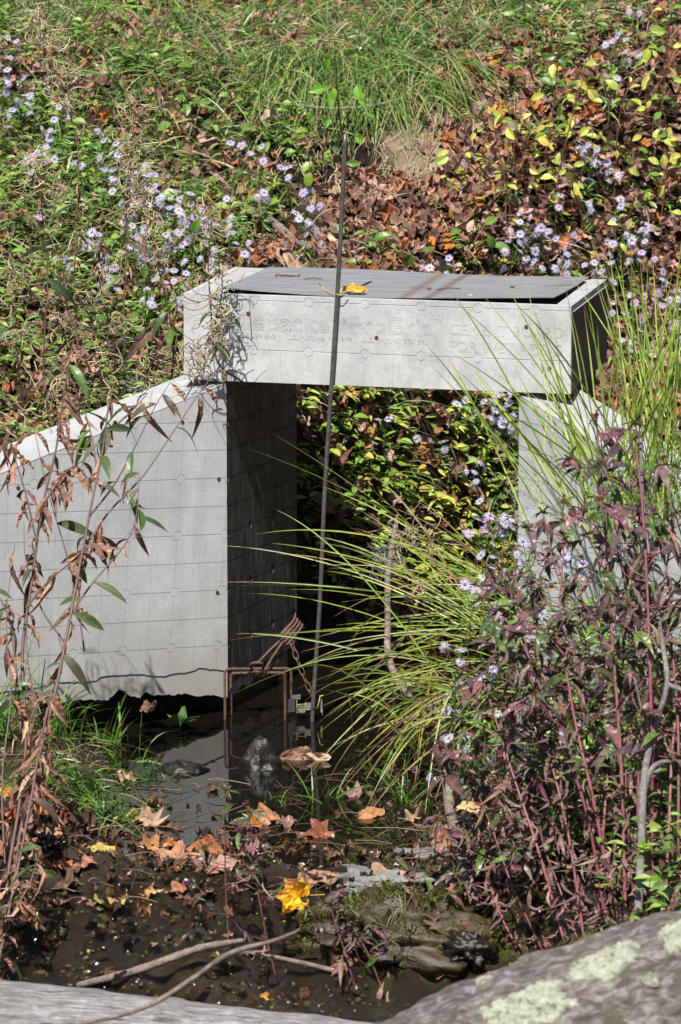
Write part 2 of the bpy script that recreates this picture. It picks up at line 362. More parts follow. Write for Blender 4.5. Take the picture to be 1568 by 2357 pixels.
# ------------------------------------------------------------------ ground, water
def axis(lo, a, b, hi, st):
    far1 = a - np.geomspace(st, a-lo, 26)[::-1]; far2 = b + np.geomspace(st, hi-b, 26); return np.concatenate([far1, np.arange(a, b+1e-6, st), far2])
gx = axis(-120, -1.0, 1.15, 120, .009); gy = axis(-60, -2.4, 2.6, 200, .0165); gy = np.unique(np.round(np.concatenate([gy[(gy < -1.72) | (gy > -.98)], np.arange(-1.72, -.98, .005)]), 6))
X, Y = np.meshgrid(gx, gy); Z = terrain(X, Y)
nx, ny = len(gx), len(gy)
mb = MB(); i = np.arange(nx-1)[None]; j = np.arange(ny-1)[:, None]*nx
F = np.stack([i+j, i+j+1, i+j+nx+1, i+j+nx], -1).reshape(-1, 4)
Vt = np.stack([X, Y, Z], -1).reshape(-1, 3)
x, y, z = Vt.T
nrm = tnormal(x, y); steep = 1-nrm[:, 2]
col = np.tile(np.array([.055, .034, .022]), (len(Vt), 1))
wet = (sstep(.05, -.01, z)*sstep(1.3, 1.0, y))
tan_ = sstep(1.52, 1.58, y)*sstep(1.80, 1.74, y)*sstep(.11, .07, np.abs(x-.165)+.05*vnoise(x*25, y*25, 15))
col = col*(1-tan_[:, None]) + np.array([.33, .25, .16])*tan_[:, None]*(.8+.4*vnoise(x*20, y*20, 5))[:, None]
dk = sstep(-.20, -.12, x)*sstep(.10, .03, x)*sstep(1.45, 1.6, y)*sstep(2.1, 2.0, y); col = col*(1-.72*dk[:, None])  # dark humus in the hollow, with the overhang's shade painted into its colour
green = sstep(.9, 1.0, z)[:, None]*sstep(2.0, 2.3, y)[:, None]; col = col*(1-green)+np.array([.05, .065, .02])*green
wc = np.array([.024, .0145, .0055])*(.6+.9*vnoise(x*9, y*9, 21))[:, None]
mossm = (sstep(.45, .6, vnoise(x*8, y*8, 31))*wet*sstep(.02, .14, x))[:, None]; wc = wc*(1-mossm)+np.array([.06, .065, .012])*mossm
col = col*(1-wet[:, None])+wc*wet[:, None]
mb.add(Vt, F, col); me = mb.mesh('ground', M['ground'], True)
wa = me.attributes.new('wet', 'FLOAT', 'POINT'); wa.data.foreach_set('value', wet.astype(np.float32))
tag(link('ground', me), None, None, None, 'structure')
mb = MB(); wx = np.linspace(-.75, .6, 60); wy = np.linspace(-1.06, 1.15, 90); WX, WY = np.meshgrid(wx, wy)
mb.add(np.stack([WX, WY, 0*WX], -1).reshape(-1, 3), np.stack([(a := np.arange(59)[None]+np.arange(89)[:, None]*60), a+1, a+61, a+60], -1).reshape(-1, 4))
tag(link('water', mb.mesh('water', M['water'], True)), None, None, None, 'structure')

# ------------------------------------------------------------------ cement board pieces
UP = np.array([0, 0, 1.0])
def v3(a): return np.array([a[0], a[1], 0.0])
def cell_poly(u0, u1, w0, w1, arcs, r, g=(0, 0, 0, 0)):
    """rectangle with quarter circles bitten out of the corners named in arcs (0 bl, 1 br, 2 tr, 3 tl); g = gap l, r, b, t"""
    cs = [(u0, w0), (u1, w0), (u1, w1), (u0, w1)]; q = []
    a, b, c, d = u0+g[0], u1-g[1], w0+g[2], w1-g[3]
    pts = [(a, c), (b, c), (b, d), (a, d)]
    for k in range(4):
        if k in arcs:
            cx, cy = cs[k]; a0 = [90, 180, 270, 0][k]
            for t in np.linspace(0, 90, 7):
                an = R(a0-t); px, py = cx+r*math.cos(an), cy+r*math.sin(an)
                q.append((min(max(px, a), b), min(max(py, c), d)))
        else: q.append(pts[k])
    return q
def clip(poly, A, B, C):
    """keep A*u+B*w+C >= 0"""
    out = []
    for k in range(len(poly)):
        p, q = poly[k-1], poly[k]; fp, fq = A*p[0]+B*p[1]+C, A*q[0]+B*q[1]+C
        if (fp >= 0) != (fq >= 0):
            t = fp/(fp-fq); out.append((p[0]+(q[0]-p[0])*t, p[1]+(q[1]-p[1])*t))
        if fq >= 0: out.append(q)
    return out
def raise_poly(mb, poly, o, u, w, n, h, col=(1, 1, 1), flip=False):
    if len(poly) < 3: return
    P = np.array([o+u*a+w*b for a, b in poly]); k = len(P); T = P+n*h
    if flip: P, T = P[::-1], T[::-1]
    mb.add(np.concatenate([P, T]), [tuple(range(k, 2*k))]+[(i, (i+1) % k, k+(i+1) % k, k+i) for i in range(k)], col)
def disc(mb, c, u, w, n, r, h, col=(1, 1, 1), k=20, flip=False):
    raise_poly(mb, [(r*math.cos(t), r*math.sin(t)) for t in np.arange(k)*2*math.pi/k], c, u, w, n, h, col, flip)
def screw(parent, c, u, w, n, r=.0037):
    mb = MB(); k = 14; A = np.arange(k)*2*math.pi/k
    ring = lambda rr, h: c+n*h+rr*(np.cos(A)[:, None]*u+np.sin(A)[:, None]*w)
    V = np.concatenate([ring(r, 0), ring(r*.92, .0012), ring(r*.55, .0013), ring(r*.35, .0002), [c+n*.0002]])
    F = [(a*k+i, a*k+(i+1) % k, (a+1)*k+(i+1) % k, (a+1)*k+i) for a in range(3) for i in range(k)]+[(3*k+i, 3*k+(i+1) % k, 4*k) for i in range(k)]
    mb.add(V, F)
    for d1, d2 in ((u, w), (w, u)): mb.box(c-d1*r*.6-d2*r*.12+n*.0004, d1*r*1.2, d2*r*.24, n*.0011, (.3, .3, .3))
    return part('screw', mb, M['screw'], parent)
GR = .0508

# ---- the box on top
PHI = R(13.4); bu = np.array([math.cos(PHI), -math.sin(PHI), 0]); bv = np.array([math.sin(PHI), math.cos(PHI), 0])
B0 = U(424, 873, .009); BW, BH, BD = .70, .1555, .357; bn = -bv
box = thing('cement_board_box', B0, 'long pale grey cement board box with embossed lettering, laid across the two walls', 'box')
mb = MB(); T = .0115
mb.box(B0, bu*BW, bv*T, UP*BH)
rf = .0007; LW = .0575; g = .0011
nodes = [.229+.1016*k for k in range(-2, 5)]
edges = [0.0]+[n for n in nodes if 0 < n < BW]+[BW]
for a, b in zip(edges[:-1], edges[1:]):                     # the plain field above the lower score line, with the half circles
    ar = ([0, 3] if a > 0 else [])+([1, 2] if b < BW else [])
    raise_poly(mb, cell_poly(a, b, LW, BH-.0095, ar, .0085, (0, 0, g, g)), B0, bu, UP, bn, rf)
    raise_poly(mb, cell_poly(a, b, BH-.0095, BH, ([0] if a > 0 else [])+([1] if b < BW else []), .0085, (0, 0, g, 0)), B0, bu, UP, bn, rf)
lows = sorted([0, BW]+[n for n in [.229+GR*k for k in range(-4, 10)] if .001 < n < BW-.001])
for a, b in zip(lows[:-1], lows[1:]):
    on = lambda q: any(abs(q-n) < 1e-6 for n in nodes)
    raise_poly(mb, cell_poly(a, b, 0, LW, ([3] if on(a) else [])+([2] if on(b) else []), .0085, (.0006, .0006, 0, g)), B0, bu, UP, bn, rf)
for n in nodes:
    if .02 < n < BW-.02:
        disc(mb, B0+bu*n+UP*LW, bu, UP, bn, .0076, rf)
        raise_poly(mb, [(n+.0076*math.cos(t), BH-.0095+.0076*math.sin(t)) for t in np.linspace(0, 2*math.pi, 20, endpoint=False)], B0, bu, UP, bn, rf)
fp = part('front_panel', mb, M['board'], box)
def lettering(txt, u0, u1, w0, hcap, name='lettering', pen=.00085):
    cu = bpy.data.curves.new('t', 'FONT'); cu.body = txt; cu.resolution_u = 5; o = bpy.data.objects.new('t', cu); COL.objects.link(o)
    bpy.context.view_layer.update(); dg = bpy.context.evaluated_depsgraph_get(); me = bpy.data.meshes.new_from_object(o.evaluated_get(dg))
    bpy.data.objects.remove(o); co = np.array([v.co[:] for v in me.vertices])
    cnt = {}
    for p in me.polygons:
        for e in p.edge_keys: cnt[e] = cnt.get(e, 0)+1
    x0, x1 = co[:, 0].min(), co[:, 0].max(); sx = (u1-u0)/(x1-x0); sy = hcap/.73
    P = np.stack([u0+(co[:, 0]-x0)*sx, w0+co[:, 1]*sy], -1); mb = MB(); h = rf+(.00062 if pen > .0007 else .0004)
    for (i, j), c in cnt.items():
        if c != 1: continue
        p, q = P[i], P[j]; d = q-p; L = np.linalg.norm(d)
        if L < 1e-7: continue
        d /= L; nn = np.array([-d[1], d[0]])*pen*.5; p = p-d*pen*.3; q = q+d*pen*.3
        raise_poly(mb, [tuple(p-nn), tuple(q-nn), tuple(q+nn), tuple(p+nn)], B0+bn*(rf-.0002), bu, UP, bn, h-rf)
    bpy.data.meshes.remove(me); return part(name, mb, M['board'], fp)
lettering('HardieBacker', .0155, .287, .094, .0335); lettering('®', .288, .300, .108, .012, pen=.0006); lettering('ProGrid', .306, .452, .0955, .031)
lettering('TM', .456, .470, .118, .007, pen=.0006)
lettering('CEMENT BOARD', .484, .686, .098, .0195); lettering('FOR WET AREAS', .484, .684, .068, .0195)
lettering('U.S. PAT. #6 539 643     U.S. PAT. #6 760 978     U.S. PAT. #7 325 325', .05, .445, .078, .0088, pen=.0006)
# ragged paper-thin cut edge along the top of the front board
for px, py in ((572, 722), (485, 808), (867, 777), (1212, 752), (1265, 848)):
    a = U(px, py, 0); d = a-CAM; t = ((B0-CAM)@bv)/(d@bv); c = CAM+d*t; screw(box, c+bn*rf, bu, UP, bn)
mb = MB()
mb.box(B0+bu*(BW-.0112)+bv*(T+.0004)+UP*.003, bu*.0108, bv*(BD-T+.004), UP*(BH-.018)); part('side_panel', mb, M['fibre'], box)
mb = MB(); mb.box(B0+bu*(BW-.0108)+bv*(T+.0008)+UP*(BH-.0148), bu*.0108, bv*(BD-T), UP*.0016); part('edge_strip', mb, M['cut'], box)
mb = MB(); mb.box(B0+bv*(T+.0005), bu*.0115, bv*(BD-T), UP*(BH-.0012)); part('side_panel', mb, M['board'], box)
mb = MB(); mb.box(B0+bv*BD+bu*.012, bu*(BW-.024), bv*.0115, UP*(BH-.006)); part('back_panel', mb, M['board'], box)
mb = MB(); mb.box(B0+bu*.669+bv*(T+.001)+UP*(BH-.0125), bu*.029, bv*(BD-T), UP*.0105); part('rim_strip', mb, M['cut'], box)
mb = MB(); mb.box(B0+bu*.012+bv*(T+.001)+UP*(BH-.0135), bu*.056, bv*(BD-T), UP*.0118); part('rim_strip', mb, M['cut'], box)
mb = MB(); mb.box(B0+bu*.07+bv*(T+.002)+UP*(BH-.030), bu*.596, bv*(BD-T-.004), UP*.010); part('inner_deck', mb, M['lumber'], box)
mb = MB(); mb.box(B0+bu*.012+bv*.10+UP*.002, bu*.68, bv*.038, UP*.09); part('joist', mb, M['lumber'], box)
# ---- the sheet lying on it, a little warped
nu, nv = 36, 14; mb = MB(); us = np.linspace(.064, .667, nu); vs = np.linspace(.014, .350, nv); UU, VV = np.meshgrid(us, vs)
q = (UU-.064)/.603; s = (VV-.014)/.336
lift = .0015 + .0085*(1-s)**2*np.clip(1-q/.36, 0, 1)**1.2 + .0115*(1-s)**1.6*np.clip((q-.42)/.58, 0, 1)**1.3 + .002*np.sin(q*7)*s
top = B0+UU[..., None]*bu+VV[..., None]*bv+(BH+lift)[..., None]*UP; t2 = top-UP*.0016
k = nu*nv; a = np.arange(nu-1)[None]+np.arange(nv-1)[:, None]*nu; f = np.stack([a, a+1, a+nu+1, a+nu], -1).reshape(-1, 4)
mb.add(np.concatenate([top.reshape(-1, 3), t2.reshape(-1, 3)]), np.concatenate([f, f[:, ::-1]+k]))
rim = list(range(nu))+[nu-1+nu*r for r in range(1, nv)]+[nu*nv-2-c for c in range(nu-1)]+[nu*r for r in range(nv-2, 0, -1)]
mb.F.append(np.array([[rim[i], k+rim[i], k+rim[(i+1) % len(rim)], rim[(i+1) % len(rim)]] for i in range(len(rim))])[:, ::-1])
single('metal_sheet', mb, M['sheet'], 'thin warped grey sheet with two rusty stripes lying on top of the box', 'metal sheet')
def on_sheet(px, py, lift=.004):
    d = ray(px, py); t = (B0[2]+BH+lift-CAM[2])/d[2]; return CAM+d*t
for (a, b, c, nm, lab) in (((634, 637), (688, 636), .0016, 'bent_nail', 'bent rusty nail lying near the left end of the grey sheet'), ((700, 642), (741, 642), .0010, 'dry_stalk', 'short dry stalk beside the bent nail on the grey sheet'),
                       ((1005, 667), (1060, 664), .0010, 'pine_needle', 'reddish pine needle lying on the right half of the grey sheet')):
    p, q_ = on_sheet(*a), on_sheet(*b); mb = MB(); mid = (p+q_)/2+UP*.002
    pts = [p, mid, q_] if nm != 'bent_nail' else [p, p+UP*.004+bu*.004, p+UP*.003+bu*.011, mid, q_, q_+UP*.004]
    mb.tube(catmull(pts, 5), c, (.13, .055, .03)); single(nm, mb, M['dry'], lab, nm.replace('_', ' '))
for px, py, lab in ((988, 664, 'brown crumb of bark near the rusty stripes on the sheet'), (1083, 680, 'pale wood chip near the front edge of the sheet'), (1180, 660, 'dark crumb of bark near the right end of the sheet')):
    p = on_sheet(px, py, .006); mb = MB(); tube = [p-bu*.005, p, p+bu*.005+UP*.001]; mb.tube(tube, [.001, .0028, .001], (.4, .32, .22) if 'pale' in lab else (.14, .07, .04), 5)
    single('bark_crumb', mb, M['dry'], lab, 'bark')

# ---- left wing wall with its channel board
def board_cells(mb, o, u, w, n, s0, s1, w0, w1, node, tilt, clips, h=.0008, flip=False, strips=None, gh=.0011, gw=.0009):
    """score-line cells between s0..s1 and w0..w1 round the circle node, turned by tilt; clips = half planes; strips = function of s giving the lower edge"""
    ct, st_ = math.cos(tilt), math.sin(tilt)
    rot = lambda p: (node[0]+p[0]*ct-p[1]*st_, node[1]+p[0]*st_+p[1]*ct)
    for i in range(-16, 16):
        for j in range(-16, 16):
            ar = [k for k, (a, b) in enumerate(((i, j), (i+1, j), (i+1, j+1), (i, j+1))) if a % 2 == 0 and b % 2 == 0]
            P = [rot(p) for p in cell_poly(i*GR, (i+1)*GR, j*GR, (j+1)*GR, ar, .0088, (gw/2, gw/2, gh/2, gh/2))]
            todo = [P]
            if i % 2 == 0 and j % 2 == 0: todo.append([rot((i*GR+.0078*math.cos(t), j*GR+.0078*math.sin(t))) for t in np.arange(18)*2*math.pi/18])
            for P in todo:
                for c in clips: P = clip(P, *c)
                if len(P) < 3: continue
                if strips is None or min(p[1] for p in P) > .14: raise_poly(mb, P, o, u, w, n, h, (1, 1, 1), flip)
                else:
                    a0, a1 = min(p[0] for p in P), max(p[0] for p in P)
                    cut = np.arange(math.floor(a0/.008)*.008, a1+.008, .008)
                    for c0, c1 in zip(cut[:-1], cut[1:]):
                        Q = clip(clip(P, 1, 0, -c0), -1, 0, c1)
                        if len(Q) < 3: continue
                        y0, y1 = strips(c0), strips(c1); sl = (y1-y0)/(c1-c0)
                        raise_poly(mb, clip(Q, -sl, 1, -(y0-sl*c0)), o, u, w, n, h, (1, 1, 1), flip)
def wall_s(px, o, d):                          # distance along a wall's foot for a picture column
    k = (px-CX)/FPX; y0 = o[1]-CAM[1]
    return (k*y0*1.0-o[0])/(d[0]-k*d[1])
O = v3(C0); lu = v3(LD); ln = v3(LN); lb = -ln
LEN = .66; TH = .125
ztop = lambda s: .603-.243*s
def zrow(px, py, o, d):
    s = wall_s(px, o, d); y = o[1]+d[1]*s; return s, U(px, py, y)[2]
low_pts = sorted([zrow(px, py, C0, LD) for px, py in ((505, 1604), (471, 1600), (440, 1601), (418, 1595), (361, 1602), (345, 1600), (322, 1594), (310, 1604), (289, 1604), (275, 1593), (258, 1588), (248, 1598), (235, 1612), (222, 1612), (190, 1609), (150, 1612), (90, 1618), (18, 1627), (-60, 1640), (-200, 1650))])
crk_pts = sorted([zrow(px, py, C0, LD) for px, py in ((515, 1544), (490, 1541), (471, 1540), (454, 1535), (438, 1541), (421, 1546), (390, 1549), (361, 1557), (330, 1553), (300, 1551), (265, 1553), (232, 1555), (216, 1558), (205, 1566), (192, 1569), (150, 1570), (110, 1569), (60, 1582), (27, 1587), (-60, 1597), (-200, 1610))])
jag = {}
def zlow(s): return float(np.interp(s, [p[0] for p in low_pts], [p[1] for p in low_pts])) + .004*float(vnoise(s*160, 1, 2)-.5)
def zcrk(s): return float(np.interp(s, [p[0] for p in crk_pts], [p[1] for p in crk_pts])) + .0025*float(vnoise(s*220, 3, 4)-.5)
wall = thing('wing_wall', v3(C0), 'grey cement board wing wall sloping down to the left, broken along its foot', 'wall')
mb = MB(); S_ = np.arange(.001, LEN, .006)
# core of the board (its lower rim crumbles) and the facing that stops at the crack
def slab(mb, f0, f1, d0, d1, ss, col=(1, 1, 1)):
    ss = list(ss); V = []
    for s in ss:
        b = O+lu*s; V += [b+ln*d0+UP*f0(s), b+ln*d0+UP*f1(s), b+ln*d1+UP*f0(s), b+ln*d1+UP*f1(s)]
    F = []
    for i in range(len(ss)-1):
        p, q = 4*i, 4*i+4; F += [(p+2, q+2, q+3, p+3)[::-1], (p, p+1, q+1, q), (p, q, q+2, p+2)[::-1], (p+1, p+3, q+3, q+1)[::-1]]
    F += [(0, 2, 3, 1)[::-1], tuple(4*(len(ss)-1)+k for k in (0, 1, 3, 2))[::-1]]
    mb.add(V, F, col)
mid = lambda s: zcrk(s)+.012
slab(mb, lambda s: zcrk(s)+.0, lambda s: ztop(s)-.0002, -.0075, .0022, S_)
gt = wall_s(408, C0, LD); gz = U(408, 1103, C0[1]+LD[1]*gt)[2]
board_cells(mb, O+ln*.0022, lu, UP, ln, 0, LEN, 0, .62, (gt, gz), .078, [(1, 0, -.001), (-1, 0, LEN), (-.243, -1, .603-.0006)], flip=False, strips=zcrk)
front = part('front_board', mb, M['board_wing'], wall)
mb = MB(); slab(mb, zlow, lambda s: zcrk(s)+.006, -.0125, .0010, np.arange(.009, LEN, .0035))
base = part('crumbling_base', mb, M['mortar'], wall)
mb = MB(); slab(mb, lambda s: ztop(s), lambda s: ztop(s)+.0012, -TH, .0034, S_); part('cap_board', mb, M['cut'], wall)
mb = MB(); slab(mb, lambda s: zlow(s)+.02, lambda s: ztop(s)-.004, -TH+.001, -TH+.012, S_); part('back_board', mb, M['board'], wall)
for px, py in ((27, 1122), (497, 1102), (492, 1363), (413, 971)):
    s, z = zrow(px, py, C0, LD); screw(front, O+lu*s+UP*z+ln*.0030, lu, UP, ln)
mb = MB(); eb = O+lu*(LEN-.014)-ln*(TH-.0125)+UP*(zlow(LEN)+.02); mb.box(eb, lu*.011, ln*(TH-.026), UP*(ztop(LEN)-zlow(LEN)-.026)); part('end_board', mb, M['board'], wall)
# channel board (tarred inside face)
chd, chn = v3(CHD), v3(CHN); CL = .318
zbot = lambda b: .028+.02*float(vnoise(b*30, 2, 8)) + .115*sstep(.15, .36, b)*.25
mb = MB(); ss = np.arange(0, CL+.001, .006); V = []
co = O + chn*.0
for b in ss:
    zz = zbot(b); zt = .604
    p = co+chd*b; V += [p-chn*.007+UP*zz, p-chn*.007+UP*zt, p+UP*zz, p+UP*zt]
F = []
for i in range(len(ss)-1):
    p, q = 4*i, 4*i+4; F += [(p+2, q+2, q+3, p+3), (p, p+1, q+1, q), (p, q, q+2, p+2), (p+1, p+3, q+3, q+1)]
F += [tuple(4*(len(ss)-1)+k for k in (0, 1, 3, 2))]
mb.add(V, F)
for i in range(8):
    for j in range(-9, 5):
        u0, w0 = i*GR, .43+j*GR
        ar = [k for k, (a, b) in enumerate(((i, j), (i+1, j), (i+1, j+1), (i, j+1))) if a % 2 == 0 and b % 2 == 0]
        P = cell_poly(u0, u0+GR, w0, w0+GR, ar, .0088, (.0006, .0006, .0013, .0013)); P = clip(clip(clip(P, -1, 0, CL), 0, 1, -.062), 0, -1, .603)
        raise_poly(mb, P, co, chd, UP, chn, .0012, (1, 1, 1))
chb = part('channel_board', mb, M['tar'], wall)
mb = MB(); mb.box(co-chn*.0078-chd*.0035+UP*.030, chn*.0088, chd*.0033, UP*.573); part('edge_strip', mb, M['cut'], wall)
mb = MB(); mb.box(co-chn*.10+chd*.275+UP*.0, chn*.085, chd*.035, UP*.59); part('post', mb, M['lumber'], wall)
mb = MB(); mb.box(co+chd*.04-chn*.10-UP*.05, chn*.08, chd*.25, UP*.08); part('footing', mb, M['wetrock'], wall)

# ---- right wing wall
Q = v3(R0); ru = v3(RD); rn = v3(RN); RL = .60
rz = lambda s: .602-.25*s
wr_ = thing('wing_wall', Q, 'light grey cement board wing wall on the right, half hidden by sedge and purple leaves', 'wall')
mb = MB(); V = []
def slab_r(mb, f0, f1, d0, d1, s0=0.0):
    V = []
    for s in (s0, RL):
        b = Q+ru*s; V += [b+rn*d0+UP*f0(s), b+rn*d0+UP*f1(s), b+rn*d1+UP*f0(s), b+rn*d1+UP*f1(s)]
    mb.add(V, [(2, 6, 7, 3), (0, 1, 5, 4), (0, 4, 6, 2), (1, 3, 7, 5), (0, 2, 3, 1), (4, 5, 7, 6)])
slab_r(mb, lambda s: -.03, lambda s: rz(s)-.0003, -.0085, .002)
board_cells(mb, Q+rn*.002, ru, UP, rn, 0, RL, 0, .62, (.0535, .506), -.0, [(1, 0, -.001), (-1, 0, RL), (-.25, -1, .602-.0006), (0, 1, -.01)])
fb = part('front_board', mb, M['board'], wr_)
mb = MB(); slab_r(mb, lambda s: rz(s), lambda s: rz(s)+.0012, -TH, .0032); part('cap_board', mb, M['cut'], wr_)
mb = MB(); slab_r(mb, lambda s: -.03, lambda s: rz(s)-.0005, -TH, -TH+.011); part('back_board', mb, M['board'], wr_)
mb = MB(); eb = Q+ru*(RL-.0115)-rn*(TH-.0115)-UP*.03; mb.box(eb, ru*.011, rn*(TH-.021), UP*(rz(RL)+.028)); part('end_board', mb, M['board'], wr_)
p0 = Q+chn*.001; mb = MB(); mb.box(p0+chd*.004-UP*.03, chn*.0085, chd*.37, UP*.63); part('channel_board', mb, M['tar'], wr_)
s = wall_s(1276, R0, RD); screw(fb, Q+ru*s+UP*U(1276, 1015, R0[1]+RD[1]*s)[2]+rn*.0029, ru, UP, rn)
mb = MB(); a = U(1233, 915, -.10); mb.box(a+UP*-.03, bu*.055, bv*.05, UP*.033); mb.box(a+bu*.058-UP*.028, bu*.012, bv*.05, UP*.031, (3, 3, 3)); part('packing_block', mb, M['lumber'], wr_)

# ---- steel rod
mb = MB(); pts = [U(716, 1720, -.062), U(722, 1605, -.062), U(737, 1380, -.062), U(748, 1130, -.062), U(765, 860, -.0625), U(779, 640, -.0645), U(788, 470, -.065), U(795, 308, -.065)]
mb.tube(catmull(pts, 6), .0041, (1, 1, 1), 10); single('steel_rod', mb, M['rod'], 'thin leaning steel rod standing in the water in front of the box', 'rod', smooth=True)

# ---- body-grip trap at the mouth of the channel
TR = lambda zx, zy, y: U(471.4+.2004*zx, 1453.4+.2004*zy, y)
trap = thing('animal_trap', TR(600, 930, -.03), 'rusty square-framed spring trap standing in the water below the rod', 'trap')
def frame(xl, xr, yt, yl, yr, lean=0.0):
    a, b = TR(xl, yt, yl), TR(xr, yt-8, yr); a2 = a.copy(); a2[2] = -.047; b2 = b.copy(); b2[2] = -.047; pts = []
    cs = [a2, a, b, b2]; r = .009
    for k in range(4):
        p, c, n = cs[k-1], cs[k], cs[(k+1) % 4]; d1 = (p-c)/np.linalg.norm(p-c); d2 = (n-c)/np.linalg.norm(n-c)
        for t in np.linspace(0, 1, 5): pts.append(c+d1*r*(1-t)**2+d2*r*t**2)
    pts.append(pts[0]); m = MB(); m.tube(np.array(pts), .0026, (1, 1, 1), 8, False); part('frame', m, M['rust'], trap, True)
frame(232, 993, 433, -.045, -.012); frame(300, 923, 480, -.01, -.050)
m = MB(); ang = np.linspace(0, 2*math.pi, 20)
for cx, cy, rx, ry in ((600, 395, 72, 38), (596, 490, 55, 30)):
    m.tube(np.array([TR(cx+rx*math.cos(t), cy+ry*math.sin(t), -.035+.02*math.sin(t)) for t in ang]), .0025, (1, 1, 1), 7, False)
m.tube(catmull([TR(610, 360, -.03), TR(740, 225, -.02), TR(860, 110, -.01)], 4), .0023, (1, 1, 1), 7); m.tube(catmull([TR(690, 455, -.045), TR(770, 310, -.03), TR(900, 115, -.01)], 4), .0023, (1, 1, 1), 7)
coil = []
e1 = (TR(1085, -110, .02)-TR(900, 105, -.01)); cc = (TR(1085, -110, .02)+TR(900, 105, -.01))/2; e2 = np.array([.006, -.004, .004])
for t in np.linspace(0, 2*math.pi*4, 90): coil.append(cc+e1*.5*math.cos(t)+e2*math.sin(t)+np.array([.0040, -.002, -.0040])*(t/(2*math.pi)-2)*1.1)
m.tube(np.array(coil), .0022, (1, 1, 1), 7); part('spring', m, M['rust'], trap, True)
m = MB(); CH = catmull([TR(975, 75, .0), TR(1010, 170, -.02), TR(1045, 270, -.03), TR(1090, 390, -.035), TR(1140, 520, -.04), TR(1180, 620, -.045), TR(1240, 740, -.05), TR(1265, 850, -.05)], 8)
seg = np.concatenate([[0], np.cumsum(np.linalg.norm(np.diff(CH, axis=0), axis=1))]); nl = 9
for k in range(nl):
    a = np.array([np.interp(seg[-1]*k/nl, seg, CH[:, q]) for q in range(3)]); b = np.array([np.interp(seg[-1]*(k+1.28)/nl, seg, CH[:, q]) for q in range(3)])
    d = (b-a); L = np.linalg.norm(d)/2; d = d/np.linalg.norm(d); sd_ = np.array([.87, -.5, .1]) if k % 2 == 0 else np.array([.15, .95, .2]); sd_ = sd_-d*(sd_@d); sd_ /= np.linalg.norm(sd_)
    m.tube(np.array([(a+b)/2+d*L*math.copysign(abs(math.cos(t))**.8, math.cos(t))+sd_*.0048*math.sin(t) for t in np.linspace(0, 2*math.pi, 18)]), .0011, (1, 1, 1), 6, False)
part('chain', m, M['rust'], trap, True)
m = MB(); a = TR(932, 935, -.045); m.box(a, TR(1040, 920, -.02)-a, np.array([0, .0012, 0]), UP*.0245); m.box(TR(985, 785, -.02), np.array([.018, .004, 0]), np.array([0, .012, 0]), UP*.006); part('latch_plate', m, M['greyplate'], trap)
m = MB()
for x0, y0, x1, y1 in ((1065, 935, 1150, 905), (1150, 900, 1230, 880), (1235, 950, 1262, 800), (1330, 930, 1352, 790)):
    a, b = TR(x0, y0, -.05), TR(x1, y1, -.05); m.box(np.minimum(a, b), [abs(b-a)[0], 0, 0], [0, .006, 0], [0, 0, max(abs(b-a)[2], .012)])
part('trigger_block', m, M['greyplate'], trap)
m = MB()
for x0, y0, x1, y1, r in ((1055, 940, 1060, 790, .0011), (1060, 840, 1150, 835, .001), (1150, 925, 1158, 815, .0011), (1165, 900, 1235, 895, .0009), (1238, 960, 1250, 830, .0018), (1262, 870, 1300, 880, .0012), (1300, 860, 1325, 750, .0022), (1320, 745, 1360, 735, .0022), (1345, 900, 1352, 960, .001)):
    m.tube([TR(x0, y0, -.054), TR((x0+x1)/2+2, (y0+y1)/2, -.056), TR(x1, y1, -.054)], r*.5, (1, 1, 1), 6)
part('trigger_marking', m, M['yellow'], trap)

# ---- logs, rocks, sticks
def log_mesh(p0, p1, r0, r1, nl=120, nr=48, amp=.006, bend=0.0, seed=1):
    ax = p1-p0; L = np.linalg.norm(ax); d = ax/L; s1 = np.cross(d, UP); s1 /= np.linalg.norm(s1); s2 = np.cross(s1, d)
    t = np.linspace(0, 1, nl)[:, None]; an = np.linspace(0, 2*math.pi, nr, endpoint=False)[None]
    r = r0+(r1-r0)*t; n = fbm(t*L*14+0*an, np.cos(an)*1.6+3*np.sin(an)*.8, seed, 4)*amp*2 + fbm(t*L*3.0, an*0+2.0, seed+5, 2)*amp*2+ fbm(t*L*10, np.sin(an)*6+np.cos(an)*5, seed+9, 3)*amp
    rr = r+n; c = p0[None, None]+ax[None, None]*t[..., None]+UP*(bend*4*t*(1-t))[..., None]
    V = c+rr[..., None]*(np.cos(an)[..., None]*s1+np.sin(an)[..., None]*s2)
    a = np.arange(nl-1)[:, None]*nr; b = np.arange(nr)[None]; b2 = (b+1) % nr
    F = np.stack([a+b, a+b2, a+nr+b2, a+nr+b], -1).reshape(-1, 4)
    mb = MB(); mb.add(V.reshape(-1, 3), F); mb.F.append(np.array([list(range(nr))[::-1]])); mb.F.append(np.array([list(range((nl-1)*nr, nl*nr))]))
    return mb, (p0, ax, L, d, s1, s2, rr, c)
p0, p1 = U(-420, 2352, -1.78), U(1280, 2525, -1.78)
mb, _ = log_mesh(p0, p1, .085, .062, 160, 40, .004, .012, 3)
single('fallen_log', mb, M['oldlog'], 'bare silvery grey log lying across the lower left corner', 'log', smooth=True)
ldir = U(1568, 2100, -2.85)-U(1090, 2275, -2.85); ldir /= np.linalg.norm(ldir); RLOG = .135
pm = U(1300, 2198, -2.85) - np.cross(np.array([0, -1.0, 0]), ldir)*0
perp = np.cross(ldir, np.array([0, 1.0, 0])); perp = perp if perp[2] < 0 else -perp
pc = pm+perp*(RLOG+.013)
mb, LG = log_mesh(pc-ldir*.75, pc+ldir*.55, RLOG*1.02, RLOG*.98, 220, 110, .008, .008, 8)
